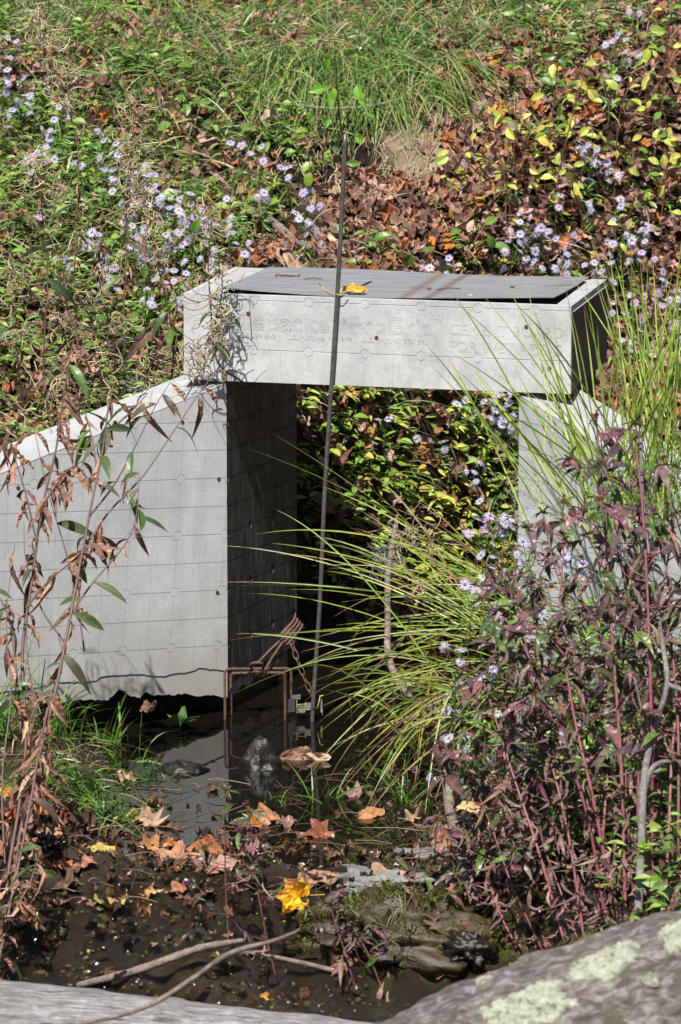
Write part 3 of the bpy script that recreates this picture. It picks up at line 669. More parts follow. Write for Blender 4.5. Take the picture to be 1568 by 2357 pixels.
biglog = single('fallen_log', mb, M['log'], 'thick dark barked log with pale lichen in the lower right corner', 'log', smooth=True)
def lichen_patch(px, py, wpx, hpx, seed):
    (q0, ax, L, d, s1, s2, rr, c) = LG; m = MB(); nl, nr = rr.shape
    # find nearest surface point seen at the picture point
    Vs = (c+rr[..., None]*(np.cos(np.linspace(0, 2*math.pi, nr, endpoint=False))[None, :, None]*s1+np.sin(np.linspace(0, 2*math.pi, nr, endpoint=False))[None, :, None]*s2))
    qv = Vs-CAM; zz = qv@fw; sx = CX+FPX*(qv@rt)/zz; sy = CY-FPX*(qv@upv)/zz
    dd = (sx-px)**2+(sy-py)**2+(zz > np.median(zz))*1e9; i0, j0 = np.unravel_index(np.argmin(dd), dd.shape)
    t0 = i0/(nl-1); a0 = j0*2*math.pi/nr; kx = FPX/5.25
    lt, la = wpx/kx/L, hpx/kx/RLOG*1.25; n = 84; tt = np.linspace(-1, 1, n); T_, A_ = np.meshgrid(tt, tt)
    rad = np.sqrt(T_**2+A_**2); th = np.arctan2(A_, T_)
    edge = .72+.42*fbm(np.cos(th)*1.6+seed, np.sin(th)*1.6, seed, 4)+.25*fbm(T_*7, A_*7, seed+3, 3)
    inside = (rad < edge) & (vnoise(T_*9+seed, A_*9, seed+7) > .13)
    hgt = .003+.004*fbm(T_*14, A_*14, seed+1, 4)+.002*sstep(.0, .25, edge-rad)
    ti = np.clip(t0+T_*lt/2, 0, 1); ai = a0+A_*la/2
    fi = ti*(nl-1); fj = (ai/(2*math.pi)*nr) % nr; i1 = np.clip(fi.astype(int), 0, nl-2); j1 = fj.astype(int) % nr; wi = fi-i1; wj = fj-np.floor(fj); j2 = (j1+1) % nr
    r_ = (rr[i1, j1]*(1-wi)+rr[i1+1, j1]*wi)*(1-wj)+(rr[i1, j2]*(1-wi)+rr[i1+1, j2]*wi)*wj
    cc_ = c[i1, 0]*(1-wi)[..., None]+c[i1+1, 0]*wi[..., None]
    P = cc_+(r_+np.where(inside, hgt, -.004))[..., None]*(np.cos(ai)[..., None]*s1+np.sin(ai)[..., None]*s2)
    a = (np.arange(n-1)[None]+np.arange(n-1)[:, None]*n).ravel(); keep = (inside[:-1, :-1] | inside[1:, 1:] | inside[1:, :-1] | inside[:-1, 1:]).ravel(); a = a[keep]
    m.add(P.reshape(-1, 3), np.stack([a, a+1, a+n+1, a+n], -1)); part('lichen_patch', m, M['lichen'], biglog, True)
for q in ((1222, 2325, 300, 150, 3), (1392, 2218, 235, 100, 11), (1560, 2150, 130, 110, 17), (1120, 2262, 60, 30, 23), (1500, 2262, 60, 40, 29)): lichen_patch(*q)

def rock(name, px, py, y, w, h, dep, mat, label, seed, peak=0.0, base=None, moss=0, rough=.16):
    n = 64; m_ = 36; th = np.linspace(0, 2*math.pi, n, endpoint=False)[None]; ph = np.linspace(.05, math.pi-.05, m_)[:, None]
    D = np.stack([np.cos(th)*np.sin(ph), np.sin(th)*np.sin(ph), np.cos(ph)+0*th], -1)
    f = 1+.42*fbm(D[..., 0]*1.3+seed, D[..., 1]*1.3+D[..., 2]*1.7, seed, 4); f = np.where(D[..., 2] > 0, f+peak*D[..., 2]**6, f)+rough*fbm(D[..., 0]*4+D[..., 1]*1.5+seed, D[..., 2]*4+D[..., 1]*3, seed+4, 4)
    facet = np.round(f*9)/9*.35+f*.65
    P = D*facet[..., None]*np.array([w/2, dep/2, h/2]); a = np.arange(m_-1)[:, None]*n; b = np.arange(n)[None]; b2 = (b+1) % n
    F = np.stack([a+b, a+n+b, a+n+b2, a+b2], -1).reshape(-1, 4); c = U(px, py, y) if base is None else base
    mb = MB(); mb.add(P.reshape(-1, 3)+c, F); mb.F.append(np.array([list(range(n))])); mb.F.append(np.array([list(range((m_-1)*n, m_*n))[::-1]]))
    o = single(name, mb, mat, label, 'rock', smooth=True)
    if moss:
        r = np.random.default_rng(seed); W = P.reshape(-1, 3)+c-np.array(o.location); Dz = D.reshape(-1, 3); ok = np.nonzero((Dz[:, 2] > .05) & (vnoise(Dz[:, 0]*4+seed, Dz[:, 1]*4+Dz[:, 2]*3, seed) > .42))[0]; q = r.choice(ok, moss); m = MB(); kk = moss
        tip = Dz[q]+r.normal(0, .6, (kk, 3)); tip /= np.linalg.norm(tip, axis=1, keepdims=True); b = W[q]+r.normal(0, .003, (kk, 3)); L = r.uniform(.003, .008, kk)[:, None]; sd_ = np.cross(tip, r.normal(size=(kk, 3))); sd_ /= np.linalg.norm(sd_, axis=1, keepdims=True)
        V = np.stack([b-sd_*.0016, b+sd_*.0016, b+tip*L], 1).reshape(-1, 3); cc = np.repeat(np.array([(.10, .115, .018), (.15, .17, .03), (.06, .065, .015), (.09, .06, .025)])[r.integers(0, 4, kk)], 3, 0); m.add(V, np.arange(3*kk).reshape(-1, 3), cc)
        mo = link('moss', m.mesh('moss', M['moss'])); mo.parent = o
    return o
rock('wet_rock', 598, 1800, -.40, .075, .10, .07, M['wetrock'], 'black wet pointed rock in the pool before the trap', 3, .55, rough=.12)
rock('wet_rock', 420, 1790, -.42, .10, .045, .08, M['wetrock'], 'low black wet clod left of the pointed rock', 5, .2)
rock('wet_rock', 345, 1840, -.55, .06, .04, .06, M['wetrock'], 'round dark red-brown wet stone under the grass edge', 8)
rock('flat_rock', 862, 2022, -1.06, .19, .040, .12, M['rock'], 'broad flat dry grey rock on the lip of the little fall', 12)
rock('flat_rock', 955, 1985, -.97, .11, .045, .09, M['rock'], 'smaller flat grey rock behind the broad one', 14)
rock('mossy_rock', 905, 2165, -1.20, .30, .15, .20, M['mossrock'], 'mossy wet brown rock below the flat grey rocks', 21, moss=3500, rough=.5)
rock('wet_rock', 1080, 2190, -1.28, .075, .06, .08, M['wetrock'], 'dark wet stone at the foot of the mossy rock by the purple plants', 25, rough=.45)
rock('mossy_rock', 850, 1876, -.62, .19, .03, .11, M['mossrock'], 'low green mossy hump at the pool edge before the rod', 28, moss=3500, rough=.4)

def stick(name, pts, r, mat, label, cat, col=(1, 1, 1), extra=(), sides=8, knob=.12):
    mb = MB(); P = catmull(pts, 8); n = len(P); rr = np.interp(np.linspace(0, 1, n), np.linspace(0, 1, len(r)), r)*(1+knob*(vnoise(np.arange(n)*.9, n, 3)-.5)*2)
    mb.tube(P, rr, col, sides)
    for e, er in extra: mb.tube(catmull(e, 6), np.linspace(er, er*.5, len(catmull(e, 6))), col, 6)
    return single(name, mb, mat, label, cat, smooth=True)
stick('dead_branch', [U(915, 1185, -.22), U(905, 1240, -.24), U(893, 1330, -.28), U(893, 1430, -.34), U(893, 1500, -.40), U(910, 1555, -.45), U(948, 1610, -.50), U(1010, 1645, -.52), U(1022, 1720, -.57), U(1028, 1800, -.72), U(1045, 1910, -.90), U(1072, 2010, -1.08), U(1095, 2080, -1.16)],
      [.003, .0048, .0055, .0058, .006, .0065, .0065, .007, .0075, .0085, .009, .009, .009], M['twig'], 'crooked dead branch rising from the pool edge through the sedge', 'branch',
      extra=(([U(903, 1512, -.41), U(888, 1508, -.43), U(878, 1516, -.44)], .006), ([U(1015, 1650, -.52), U(1020, 1625, -.53), U(1025, 1605, -.54)], .008)), sides=10)
stick('bare_twig', [U(1475, 1010, -1.3), U(1480, 1150, -1.35), U(1500, 1330, -1.4), U(1525, 1480, -1.45), U(1535, 1580, -1.5), U(1505, 1680, -1.5), U(1483, 1790, -1.55), U(1478, 1900, -1.6), U(1470, 2080, -1.66), U(1466, 2140, -1.68)],
      [.0022, .0025, .003, .0036, .0042, .005, .0055, .006, .006, .006], M['greytwig'], 'upright forked grey twig before the purple plants at the right edge', 'twig',
      extra=(([U(1505, 1690, -1.5), U(1480, 1640, -1.5), U(1460, 1560, -1.5)], .003), ([U(1535, 1575, -1.5), U(1575, 1590, -1.5), U(1640, 1600, -1.5)], .0045), ([U(1478, 1840, -1.55), U(1510, 1760, -1.55), U(1600, 1755, -1.5)], .0055), ([U(1527, 1490, -1.45), U(1545, 1465, -1.45)], .0025)), sides=8)
stick('dead_branch', [U(150, 2275, -1.32), U(300, 2238, -1.33), U(395, 2205, -1.33), U(470, 2180, -1.33), U(560, 2165, -1.30)], [.005, .0062, .0066, .006, .0035], M['twig'], 'straight barky stick lying over the wet rocks behind the silvery log', 'branch')
stick('bare_twig', [U(170, 2362, -2.6), U(330, 2320, -2.6), U(440, 2255, -2.6), U(530, 2195, -2.62), U(630, 2165, -2.65), U(690, 2140, -2.65)], [.0024, .003, .0034, .0036, .0022, .001], M['twig'], 'blurred brown twig reaching up over the silvery log', 'twig')
stick('bare_twig', [U(560, 2190, -1.3), U(690, 2215, -1.3), U(830, 2250, -1.3), U(870, 2260, -1.3)], [.002, .004, .005, .003], M['twig'], 'thin twig half buried in leaves at the bottom centre', 'twig')
g = [G(px, py)-ray(px, py)*.13 for px, py in ((620, 236), (690, 243), (770, 250), (860, 243), (920, 228))]
stick('bare_twig', g, [.0018, .003, .0034, .0032, .0018], M['twig'], 'grey twig lying in the grass above the top of the rod', 'twig')
g = [G(px, py)+np.array([0, 0, .02]) for px, py in ((555, 495), (610, 520), (660, 560), (725, 605))]
stick('dead_branch', g, [.006, .009, .010, .009], M['twig'], 'thick root-like stick on the bank behind the left end of the sheet', 'branch')
g = [G(px, py)+np.array([0, 0, .01]) for px, py in ((1060, 420), (1075, 380), (1085, 350))]
stick('charred_stick', g, [.010, .013, .010], M['greytwig'], 'short dark stick end on the leafy slope right of the soil scarp', 'stick')
# ------------------------------------------------------------------ plant kit
def leaf_T(w=.3, n=4, fold=.25, curl=.25, wav=0.0, tint=True, pw=1.0, base=.0):
    t = np.linspace(0, 1, n+1); hw = w*.5*np.sin(np.pi*np.clip(t**pw, 0, 1))**.85; hw[0] = max(base, .012); hw[-1] = .004
    z = -curl*t**2; V = []
    for k in range(3):
        sgn = k-1; V.append(np.stack([t*(1-.25*abs(curl)*t), sgn*hw, z+np.abs(sgn)*hw*fold*2+wav*hw*np.sin(t*17+k*2)], -1))
    V = np.concatenate(V); m = n+1; i = np.arange(n)
    F = np.concatenate([np.stack([i, i+1, m+i+1, m+i], -1), np.stack([m+i, m+i+1, 2*m+i+1, 2*m+i], -1)])
    c = np.ones((3*m, 3)); c[m:2*m] *= 1.12
    return V, [F], c
def litter_T(seed, kind='oval', n=7, crumple=.3, curl=.5):
    """a dead leaf with its own outline, crumpled and curled; x from stalk to tip, unit length"""
    r = np.random.default_rng(seed)
    if kind == 'maple': ang = [0, 18, 34, 52, 72, 92, 112, 135, 158, 180]; rad = [1.0, .55, .62, .92, .5, .58, .72, .36, .34, .22]
    elif kind == 'oval': ang = [0, 15, 35, 60, 90, 120, 150, 180]; rad = [1.0, .86, .62, .48, .44, .48, .56, .62]
    else: ang = [0, 20, 40, 60, 90, 120, 150, 180]; rad = [1.0, .70, .80, .58, .62, .5, .55, .5]
    A = np.linspace(-180, 180, 29)[:-1]; Rr = np.interp(np.abs(A), ang, rad)*(1+r.uniform(-.10, .10, 28)); rings = [.0, .36, .7, 1.0]
    V = [[0, 0, 0]]; 
    for q in rings[1:]: V += [[q*Rr[k]*math.cos(R(A[k])), q*Rr[k]*math.sin(R(A[k])), 0] for k in range(28)]
    V = np.array(V)*.55; ph = r.uniform(0, 6, 4)
    x, y = V[:, 0], V[:, 1]; rr2 = np.hypot(x, y)
    V[:, 2] = crumple*(.16*np.sin(x*9+ph[0])*np.cos(y*8+ph[1])+.12*np.sin((x+y)*13+ph[2])) + curl*(y*y*1.5+ .7*np.maximum(x, 0)**2*math.sin(ph[3])+.25*rr2**2) + crumple*.10*np.abs(y)
    V[:, 1] *= 1-.35*curl; F4 = []; F3 = [[0, 1+k, 1+(k+1) % 28] for k in range(28)]
    for q in range(2): F4 += [[1+q*28+k, 1+(q+1)*28+k, 1+(q+1)*28+(k+1) % 28, 1+q*28+(k+1) % 28] for k in range(28)]
    c = np.ones((len(V), 3)); vein = np.minimum(np.abs(y), np.abs(np.abs(y)-np.abs(x)*.9)); c *= (1+.18*(vein < .03))[:, None]*(1+r.uniform(-.12, .12, (len(V), 1)))
    return V, [np.array(F3), np.array(F4)], c
LIT = [litter_T(40+k, ('maple', 'oval', 'oak', 'oval', 'maple', 'oak')[k % 6], crumple=(.5, .8, 1.0, .6, .35, 1.2)[k % 6], curl=(.4, .9, .7, 1.3, .2, 1.0)[k % 6]) for k in range(12)]
BROWN = [(.25, .125, .085), (.31, .165, .115), (.16, .085, .062), (.40, .23, .165), (.30, .18, .135), (.12, .066, .052), (.34, .15, .07), (.38, .26, .20), (.21, .095, .06)]
ORANGE = [(.40, .15, .035), (.48, .22, .05), (.33, .11, .04)]
GREENS = [(.14, .25, .03), (.20, .33, .045), (.09, .175, .03), (.21, .32, .05), (.25, .34, .08), (.08, .15, .035), (.15, .20, .06)]
YELG = [(.42, .42, .06), (.34, .38, .05), (.5, .45, .08), (.26, .33, .04)]
GRASS = [(.17, .31, .055), (.23, .37, .08), (.12, .24, .05), (.31, .41, .13), (.44, .41, .2), (.10, .21, .055)]
STRAW = [(.42, .34, .2), (.34, .26, .15), (.5, .42, .28), (.27, .19, .11)]

def soft(px, py, x0, y0, x1, y1, f=50.0):
    return sstep(x0-f, x0+f, px)*sstep(x1+f, x1-f, px)*sstep(y0-f, y0+f, py)*sstep(y1+f, y1-f, py)
def spread(k, x0=-1.35, x1=1.5, y0=-.1, y1=2.6):
    k = int(k*1.39) if x0 < -1 else k
    x = rng.uniform(x0, x1, k); y = rng.uniform(y0, y1, k); z = terrain(x, y); P = np.stack([x, y, z], -1)
    q = P-CAM; d = q@fw; px = CX+FPX*(q@rt)/d; py = CY-FPX*(q@upv)/d
    ok = (px > -480) & (px < 2050) & (py > -160) & (py < 2500); return P[ok], np.clip(px[ok], -60, 1620), py[ok]
def in_walls(P, mar=.03):
    """true where a point lies on or in the masonry"""
    rel = P[:, :2]-C0; a = rel@CHN; b = rel@CHD; s = rel@LD; n_ = rel@LN
    w1 = (s > -.06) & (s < .70) & (n_ < mar) & (n_ > -TH-mar*.5); w2 = (a < mar*.5) & (a > -.12) & (b > -.02) & (b < .42)
    rel = P[:, :2]-R0; a = rel@CHN; b = rel@CHD; s = rel@RD; n_ = rel@RN
    w3 = (s > -.06) & (s < .65) & (n_ < mar) & (n_ > -TH-mar*.5); w4 = (a > -.02) & (a < .1) & (b > -.02) & (b < .42)
    return w1 | w2 | w3 | w4
channel = lambda P: (((P[:, :2]-C0)@CHN) > 0) & (((P[:, :2]-R0)@CHN) < 0)
# density of each kind of cover, as it lies on the bank
def d_grass(px, py):
    return np.clip(1.0*soft(px, py, -300, -300, 1060, 190, 60)+.5*soft(px, py, 1000, -300, 1330, 130, 60)+.3*soft(px, py, 1300, -300, 1700, 40, 50)+.9*soft(px, py, 600, 100, 1000, 205, 35)+.22*soft(px, py, -200, 200, 620, 620, 80)+.3*soft(px, py, -200, 820, 250, 1010, 40)+.3*soft(px, py, 680, 880, 1200, 1200, 50), 0, 1)
def d_litter(px, py):
    return np.clip(1.0*soft(px, py, 730, 420, 1180, 720, 50)+.9*soft(px, py, 1000, 60, 1700, 1000, 60)+.22*soft(px, py, -200, -200, 700, 1040, 60)+.16*soft(px, py, 200, -200, 1100, 160, 60)+.7*soft(px, py, 680, 880, 1250, 1420, 40)+.5*soft(px, py, 640, 420, 760, 640, 40), 0, 1)*(1-.93*soft(px, py, 915, 300, 1005, 425, 22))*(1-.85*soft(px, py, 620, 370, 780, 560, 30))
def d_herb(px, py):
    return np.clip(1.0*soft(px, py, -300, 170, 560, 1040, 60)+.5*soft(px, py, 450, 180, 700, 600, 60)+.35*soft(px, py, -300, 20, 400, 200, 60)+.45*soft(px, py, 1180, 430, 1700, 900, 60)+1.0*soft(px, py, 660, 880, 1250, 1330, 50)+.35*soft(px, py, 1150, 60, 1560, 460, 60)+.5*soft(px, py, 820, 560, 1120, 640, 25), 0, 1)*(1-.95*soft(px, py, 915, 290, 1005, 425, 22))*(1-.8*soft(px, py, 640, 370, 780, 560, 30))

# ---- leaf litter that nobody could count
P, px, py = spread(25000, y0=-.35); keep = rng.random(len(P)) < d_litter(px, py); keep &= ~in_walls(P); keep &= (P[:, 2] > .005); P = P[keep]
k = len(P); nrm = tnormal(P[:, 0], P[:, 1]); up_ = nrm+rdir(k)*.65; mb = MB(); kind = rng.integers(0, len(LIT), k); d = rdir(k); size = rng.uniform(.022, .062, k)
col = pick(BROWN, k, .3); o = rng.random(k) < .05; col[o] = pick(ORANGE, o.sum())
for t in range(len(LIT)):
    q = kind == t; mb.inst(LIT[t], P[q]+nrm[q]*rng.uniform(.0, .02, (q.sum(), 1)), frames(d[q]-up_[q]*np.sum(d[q]*up_[q], 1, keepdims=True)/np.sum(up_[q]**2, 1, keepdims=True), up_[q]), size[q], col[q])
tag(link('leaf_litter', mb.mesh('leaf_litter', M['dead'], False)), 'brown dead leaves carpeting the bank behind the box', 'leaf litter', None, 'stuff')

# ---- grass
def blades(mb, P, length, width, lean, droop, col, n=5, out=None):
    k = len(P); d = rdir(k, lean) if out is None else out; d[:, 2] = np.abs(d[:, 2])
    L = length; t = np.linspace(0, 1, n+1)
    hor = d.copy(); hor[:, 2] = 0; hor /= np.linalg.norm(hor, axis=1, keepdims=True)+1e-6
    pts = P[:, None]+d[:, None]*(L[:, None, None]*t[None, :, None])+hor[:, None]*(droop*L)[:, None, None]*(t**2)[None, :, None]*.6-UP*((droop*L)[:, None, None]*(t**2.2)[None, :, None])
    side = np.cross(d, rdir(k)); side /= np.linalg.norm(side, axis=1, keepdims=True)+1e-9
    w = width[:, None]*np.minimum(1, (1-t)*2.2+.02)[None]*.5
    V = np.concatenate([pts-side[:, None]*w[..., None], pts+side[:, None]*w[..., None]], 1)
    i = np.arange(n); f = np.stack([i, i+1, n+1+i+1, n+1+i], -1)
    F = (f[None]+(np.arange(k)*2*(n+1))[:, None, None]).reshape(-1, 4)
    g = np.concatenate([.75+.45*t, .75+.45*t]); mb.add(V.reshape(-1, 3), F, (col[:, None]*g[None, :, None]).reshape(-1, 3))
mb = MB(); P, px, py = spread(60000, y0=.8, y1=3.0); den = d_grass(px, py)*(.22+1.1*(vnoise(P[:, 0]*10, P[:, 1]*7, 61) > .45)); keep = (rng.random(len(P)) < den) & ~in_walls(P) & (P[:, 2] > .02); P = P[keep]; k = len(P)
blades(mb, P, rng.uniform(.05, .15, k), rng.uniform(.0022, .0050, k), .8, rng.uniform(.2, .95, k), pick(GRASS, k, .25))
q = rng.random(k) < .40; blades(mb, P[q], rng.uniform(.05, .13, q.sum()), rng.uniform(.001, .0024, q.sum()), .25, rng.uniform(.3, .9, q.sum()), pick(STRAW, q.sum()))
tag(link('grass', mb.mesh('grass', M['leaf'], False)), 'green and straw coloured grass over the top of the bank', 'grass', None, 'stuff')
# long grass hanging over the soil scarp and the dark hollow
mb = MB(); k = 1500; pxs = rng.uniform(590, 1040, k); pxs = np.where((pxs > 925) & (pxs < 1005) & (rng.random(k) < .55), pxs-130, pxs); pxs = np.round(pxs/34)*34+rng.normal(0, 9, k); pys = rng.uniform(120, 235, k); P = np.array([G(a, b) for a, b in zip(pxs, pys)])
dn = np.stack([rng.normal(.05, .35, k), rng.uniform(-1.0, -.4, k), rng.uniform(.15, .7, k)], -1); dn /= np.linalg.norm(dn, axis=1, keepdims=True)
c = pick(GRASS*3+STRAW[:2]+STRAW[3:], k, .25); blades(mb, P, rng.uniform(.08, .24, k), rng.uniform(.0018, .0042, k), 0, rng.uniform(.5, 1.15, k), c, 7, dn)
tag(link('hanging_grass', mb.mesh('hanging_grass', M['leaf'], False)), 'long grass drooping over the bare soil scarp above the box', 'grass', None, 'stuff')
# roots and dry culms hanging in the hollow left of the rod
mb = MB()
for _ in range(170):
    a = G(rng.uniform(590, 1010), rng.uniform(300, 400))+np.array([0, -.03, .01]); L = rng.uniform(.05, .16); j = rng.normal(0, .02, 3)
    mb.tube([a, a+np.array([j[0], -.015, -L*.4]), a+np.array([j[0]+j[1], -.02, -L])], [.0012, .001, .0005], pick(STRAW, 1)[0]*.8, 4, False)
tag(link('hanging_roots', mb.mesh('hanging_roots', M['dry'], False)), 'dry roots and stalks hanging under the grass edge behind the rod', 'roots', None, 'stuff')

# ---- green ground cover
LT = [leaf_T(.42, 4, .2, .3), leaf_T(.3, 4, .25, .5), leaf_T(.62, 4, .15, .2), leaf_T(.2, 4, .3, .45), leaf_T(.16, 4, .3, .3)]
def herbs(mb, P, hmin, hmax, nl, size, pal, jt=.25, stem=True):
    k = len(P); h = rng.uniform(hmin, hmax, k); lean = rng.normal(0, .25, (k, 3)); lean[:, 2] = 1
    for s in range(nl):
        f = rng.uniform(.25, 1.0, k)
        pos = P+lean*(h*f)[:, None]; a = rng.uniform(0, 6.28, k); d = np.stack([np.cos(a), np.sin(a), rng.uniform(-.2, .55, k)], -1)
        n_ = np.array([0, -.35, 1.0])+rng.normal(0, .35, (k, 3)); ti = rng.integers(0, len(LT), k); sc = rng.uniform(*size, k); c = pick(pal, k, jt)
        for t in range(len(LT)):
            q = ti == t
            if q.any(): mb.inst(LT[t], pos[q]+d[q]*.004, frames(d[q], n_[q]), sc[q], c[q])
    if stem:
        for i in range(0, k, 2): mb.tube([P[i], P[i]+lean[i]*h[i]], [.0011, .0006], (.10, .11, .04), 3, False)
mb = MB(); P, px, py = spread(9500, y0=-.35); keep = (rng.random(len(P)) < d_herb(px, py)*(.22+1.0*(vnoise(P[:, 0]*9, P[:, 1]*9, 77) > .46))) & ~in_walls(P, .02) & (P[:, 2] > .0); P = P[keep]
herbs(mb, P, .015, .085, 8, (.010, .036), GREENS)
P, px, py = spread(9000, x0=-.3, x1=.75, y0=.5, y1=1.8); keep = (rng.random(len(P)) < .5*soft(px, py, 670, 880, 1230, 1380, 30)) & ~in_walls(P, .02) & (P[:, 2] > .0); P = P[keep]
herbs(mb, P, .015, .08, 7, (.014, .036), [(.22, .36, .05), (.28, .42, .06), (.16, .28, .04), (.46, .48, .08), (.40, .44, .07), (.50, .40, .09)])
tag(link('ground_cover', mb.mesh('ground_cover', M['leaf'], False)), 'low green herbs covering the bank on both sides', 'ground cover', None, 'stuff')
mb = MB(); P, px, py = spread(3800); den = .6*soft(px, py, 1020, 280, 1600, 900, 60)+.7*soft(px, py, 680, 880, 1200, 1250, 40)+.12*soft(px, py, -100, 200, 600, 950, 60)
keep = (rng.random(len(P)) < den) & ~in_walls(P, .02) & (P[:, 2] > .02); herbs(mb, P[keep], .01, .06, 4, (.010, .022), YELG)
tag(link('yellow_ground_cover', mb.mesh('yellow_ground_cover', M['leaf'], False)), 'small yellowing leaves scattered over the leaf litter on the right slope', 'ground cover', None, 'stuff')
# fine dead stalks criss-crossing everything
mb = MB(); P, px, py = spread(4200, y0=-.1); keep = ~in_walls(P) & (P[:, 2] > .02); P = P[keep]; k = len(P)
blades(mb, P+UP*.004, rng.uniform(.05, .16, k), rng.uniform(.0012, .0026, k), .25, rng.uniform(.2, .7, k), pick(STRAW+[(.12, .07, .05)], k), 4)
tag(link('dead_stalks', mb.mesh('dead_stalks', M['dry'], False)), 'fine dead stalks strewn through the plants of the bank', 'dead stalks', None, 'stuff')
# ------------------------------------------------------------------ flower heads, curls, seed heads
def head_mesh(seed, tone):
    r = np.random.default_rng(seed); mb = MB(); n = r.integers(15, 22); droop = r.uniform(-.15, .35)
    for a in np.linspace(0, 2*math.pi, n, endpoint=False)+r.uniform(-.08, .08, n):
        L = .0112*r.uniform(.82, 1.08); w = .00078*r.uniform(.85, 1.2); c, s = math.cos(a), math.sin(a); t = np.array([.0022, L*.45, L*.8, L]); ww = np.array([.35, 1, .95, .25])*w
        z = -droop*t*t/L*1.0+.0008*r.uniform(-1, 1)
        P = np.stack([c*t, s*t, z], -1); q = np.array([-s, c, 0]); V = np.concatenate([P-q*ww[:, None], P+q*ww[:, None]])
        cc = np.array(tone)*r.uniform(.88, 1.08); mb.add(V, np.array([[i, i+1, 5+i, 4+i] for i in range(3)]), cc)
    ring = lambda rr, z, k=10: np.stack([rr*np.cos(np.arange(k)*.6283), rr*np.sin(np.arange(k)*.6283), np.full(k, z)], -1)
    V = np.concatenate([ring(.0030, -.0004), ring(.0026, .0012), ring(.0014, .0021), [[0, 0, .0022]]]); k = 10
    yel = (.62, .36, .03) if r.random() < .75 else (.34, .13, .05)
    mb.add(V, [(a*k+i, a*k+(i+1) % k, (a+1)*k+(i+1) % k, (a+1)*k+i) for a in range(2) for i in range(k)]+[(2*k+i, 2*k+(i+1) % k, 3*k) for i in range(k)], yel)
    return mb.mesh('flower_head', M['petal'])
BLUE = [head_mesh(k, c) for k, c in enumerate([(.54, .53, .79), (.61, .60, .83), (.48, .47, .74), (.67, .66, .87), (.56, .52, .78)])]
PINK = [head_mesh(20+k, c) for k, c in enumerate([(.60, .46, .72), (.66, .52, .76), (.55, .42, .70)])]
NUM = {1: 'a single', 2: 'two', 3: 'three', 4: 'four', 5: 'five', 6: 'six', 7: 'seven', 8: 'eight'}
NARROW = leaf_T(.2, 3, .3, .35)
def aster(px, py, nh, y=None, drop=None):
    pink = rng.random() < (.35 if px < 520 and py > 330 else .06)
    if y is None: g = G(px+rng.uniform(-25, 25), py+(drop or rng.uniform(70, 130)), -.05 if py < 880 and not 680 < px < 1210 else -.6); yh = g[1]-.02
    else: yh = y; g = U(px+rng.uniform(-20, 20), py+140, y+.02)
    zone = ('on the left bank' if px < 520 else 'above the left end of the box' if px < 760 and py < 640 else 'seen through the opening under the box' if py > 880 and px < 1205 and y is None else 'among the purple leaves at the right' if y is not None else 'just behind the metal sheet' if px < 1080 else 'high on the right slope' if py < 260 else 'on the leafy slope right of the box')
    o = thing('aster', g, '', 'aster', 'wild asters '+zone)
    o['label'] = '%s aster with %s %s %s' % ('pinkish' if pink else 'lavender blue', NUM[nh], 'flower' if nh == 1 else 'flowers', zone)
    c0 = U(px, py, yh); fork = g*.35+c0*.65+np.array([0, .01, -.01]); st = MB(); lf = MB(); heads = []
    st.tube(catmull([g-UP*.01, g*.6+fork*.4+rng.normal(0, .006, 3), fork], 3), [.0013]*7, (.09, .08, .035), 4, False)
    for i in range(nh):
        a = 2.4*i+rng.uniform(0, .6); rr = (rng.uniform(.006, .013)*math.sqrt(i+.3) if nh > 1 else 0)
        h = c0+np.array([rr*math.cos(a)*1.35, rng.uniform(-.02, .012), rr*math.sin(a)*1.2]); heads.append(h)
        st.tube(catmull([fork, (fork+h)/2+rng.normal(0, .003, 3), h], 2), [.0007]*5, (.10, .12, .05), 3, False)
        k = 3; pos = fork+(h-fork)*rng.uniform(.1, .9, (k, 1)); lf.inst(NARROW, pos, frames(rdir(k, .3), rdir(k, 1.0)), rng.uniform(.010, .020, k), pick(GREENS, k))
    k = 7; pos = g+(fork-g)*rng.uniform(.2, 1, (k, 1)); lf.inst(NARROW, pos, frames(rdir(k, .1), rdir(k, 1.2)), rng.uniform(.022, .042, k), pick(GREENS, k))
    part('stem', st, M['stem'], o); part('leaves', lf, M['leaf'], o)
    for h in heads:
        f = bpy.data.objects.new('flower_head', random.choice(PINK if pink else BLUE)); COL.objects.link(f); f.parent = o; f.location = h-g
        n_ = Vector((rng.normal(-.1, .6), -.6+rng.normal(0, .35), .65+rng.normal(0, .4))).normalized(); f.rotation_euler = n_.to_track_quat('Z', 'Y').to_euler(); f.scale = [rng.uniform(.74, 1.08)]*3
    return o
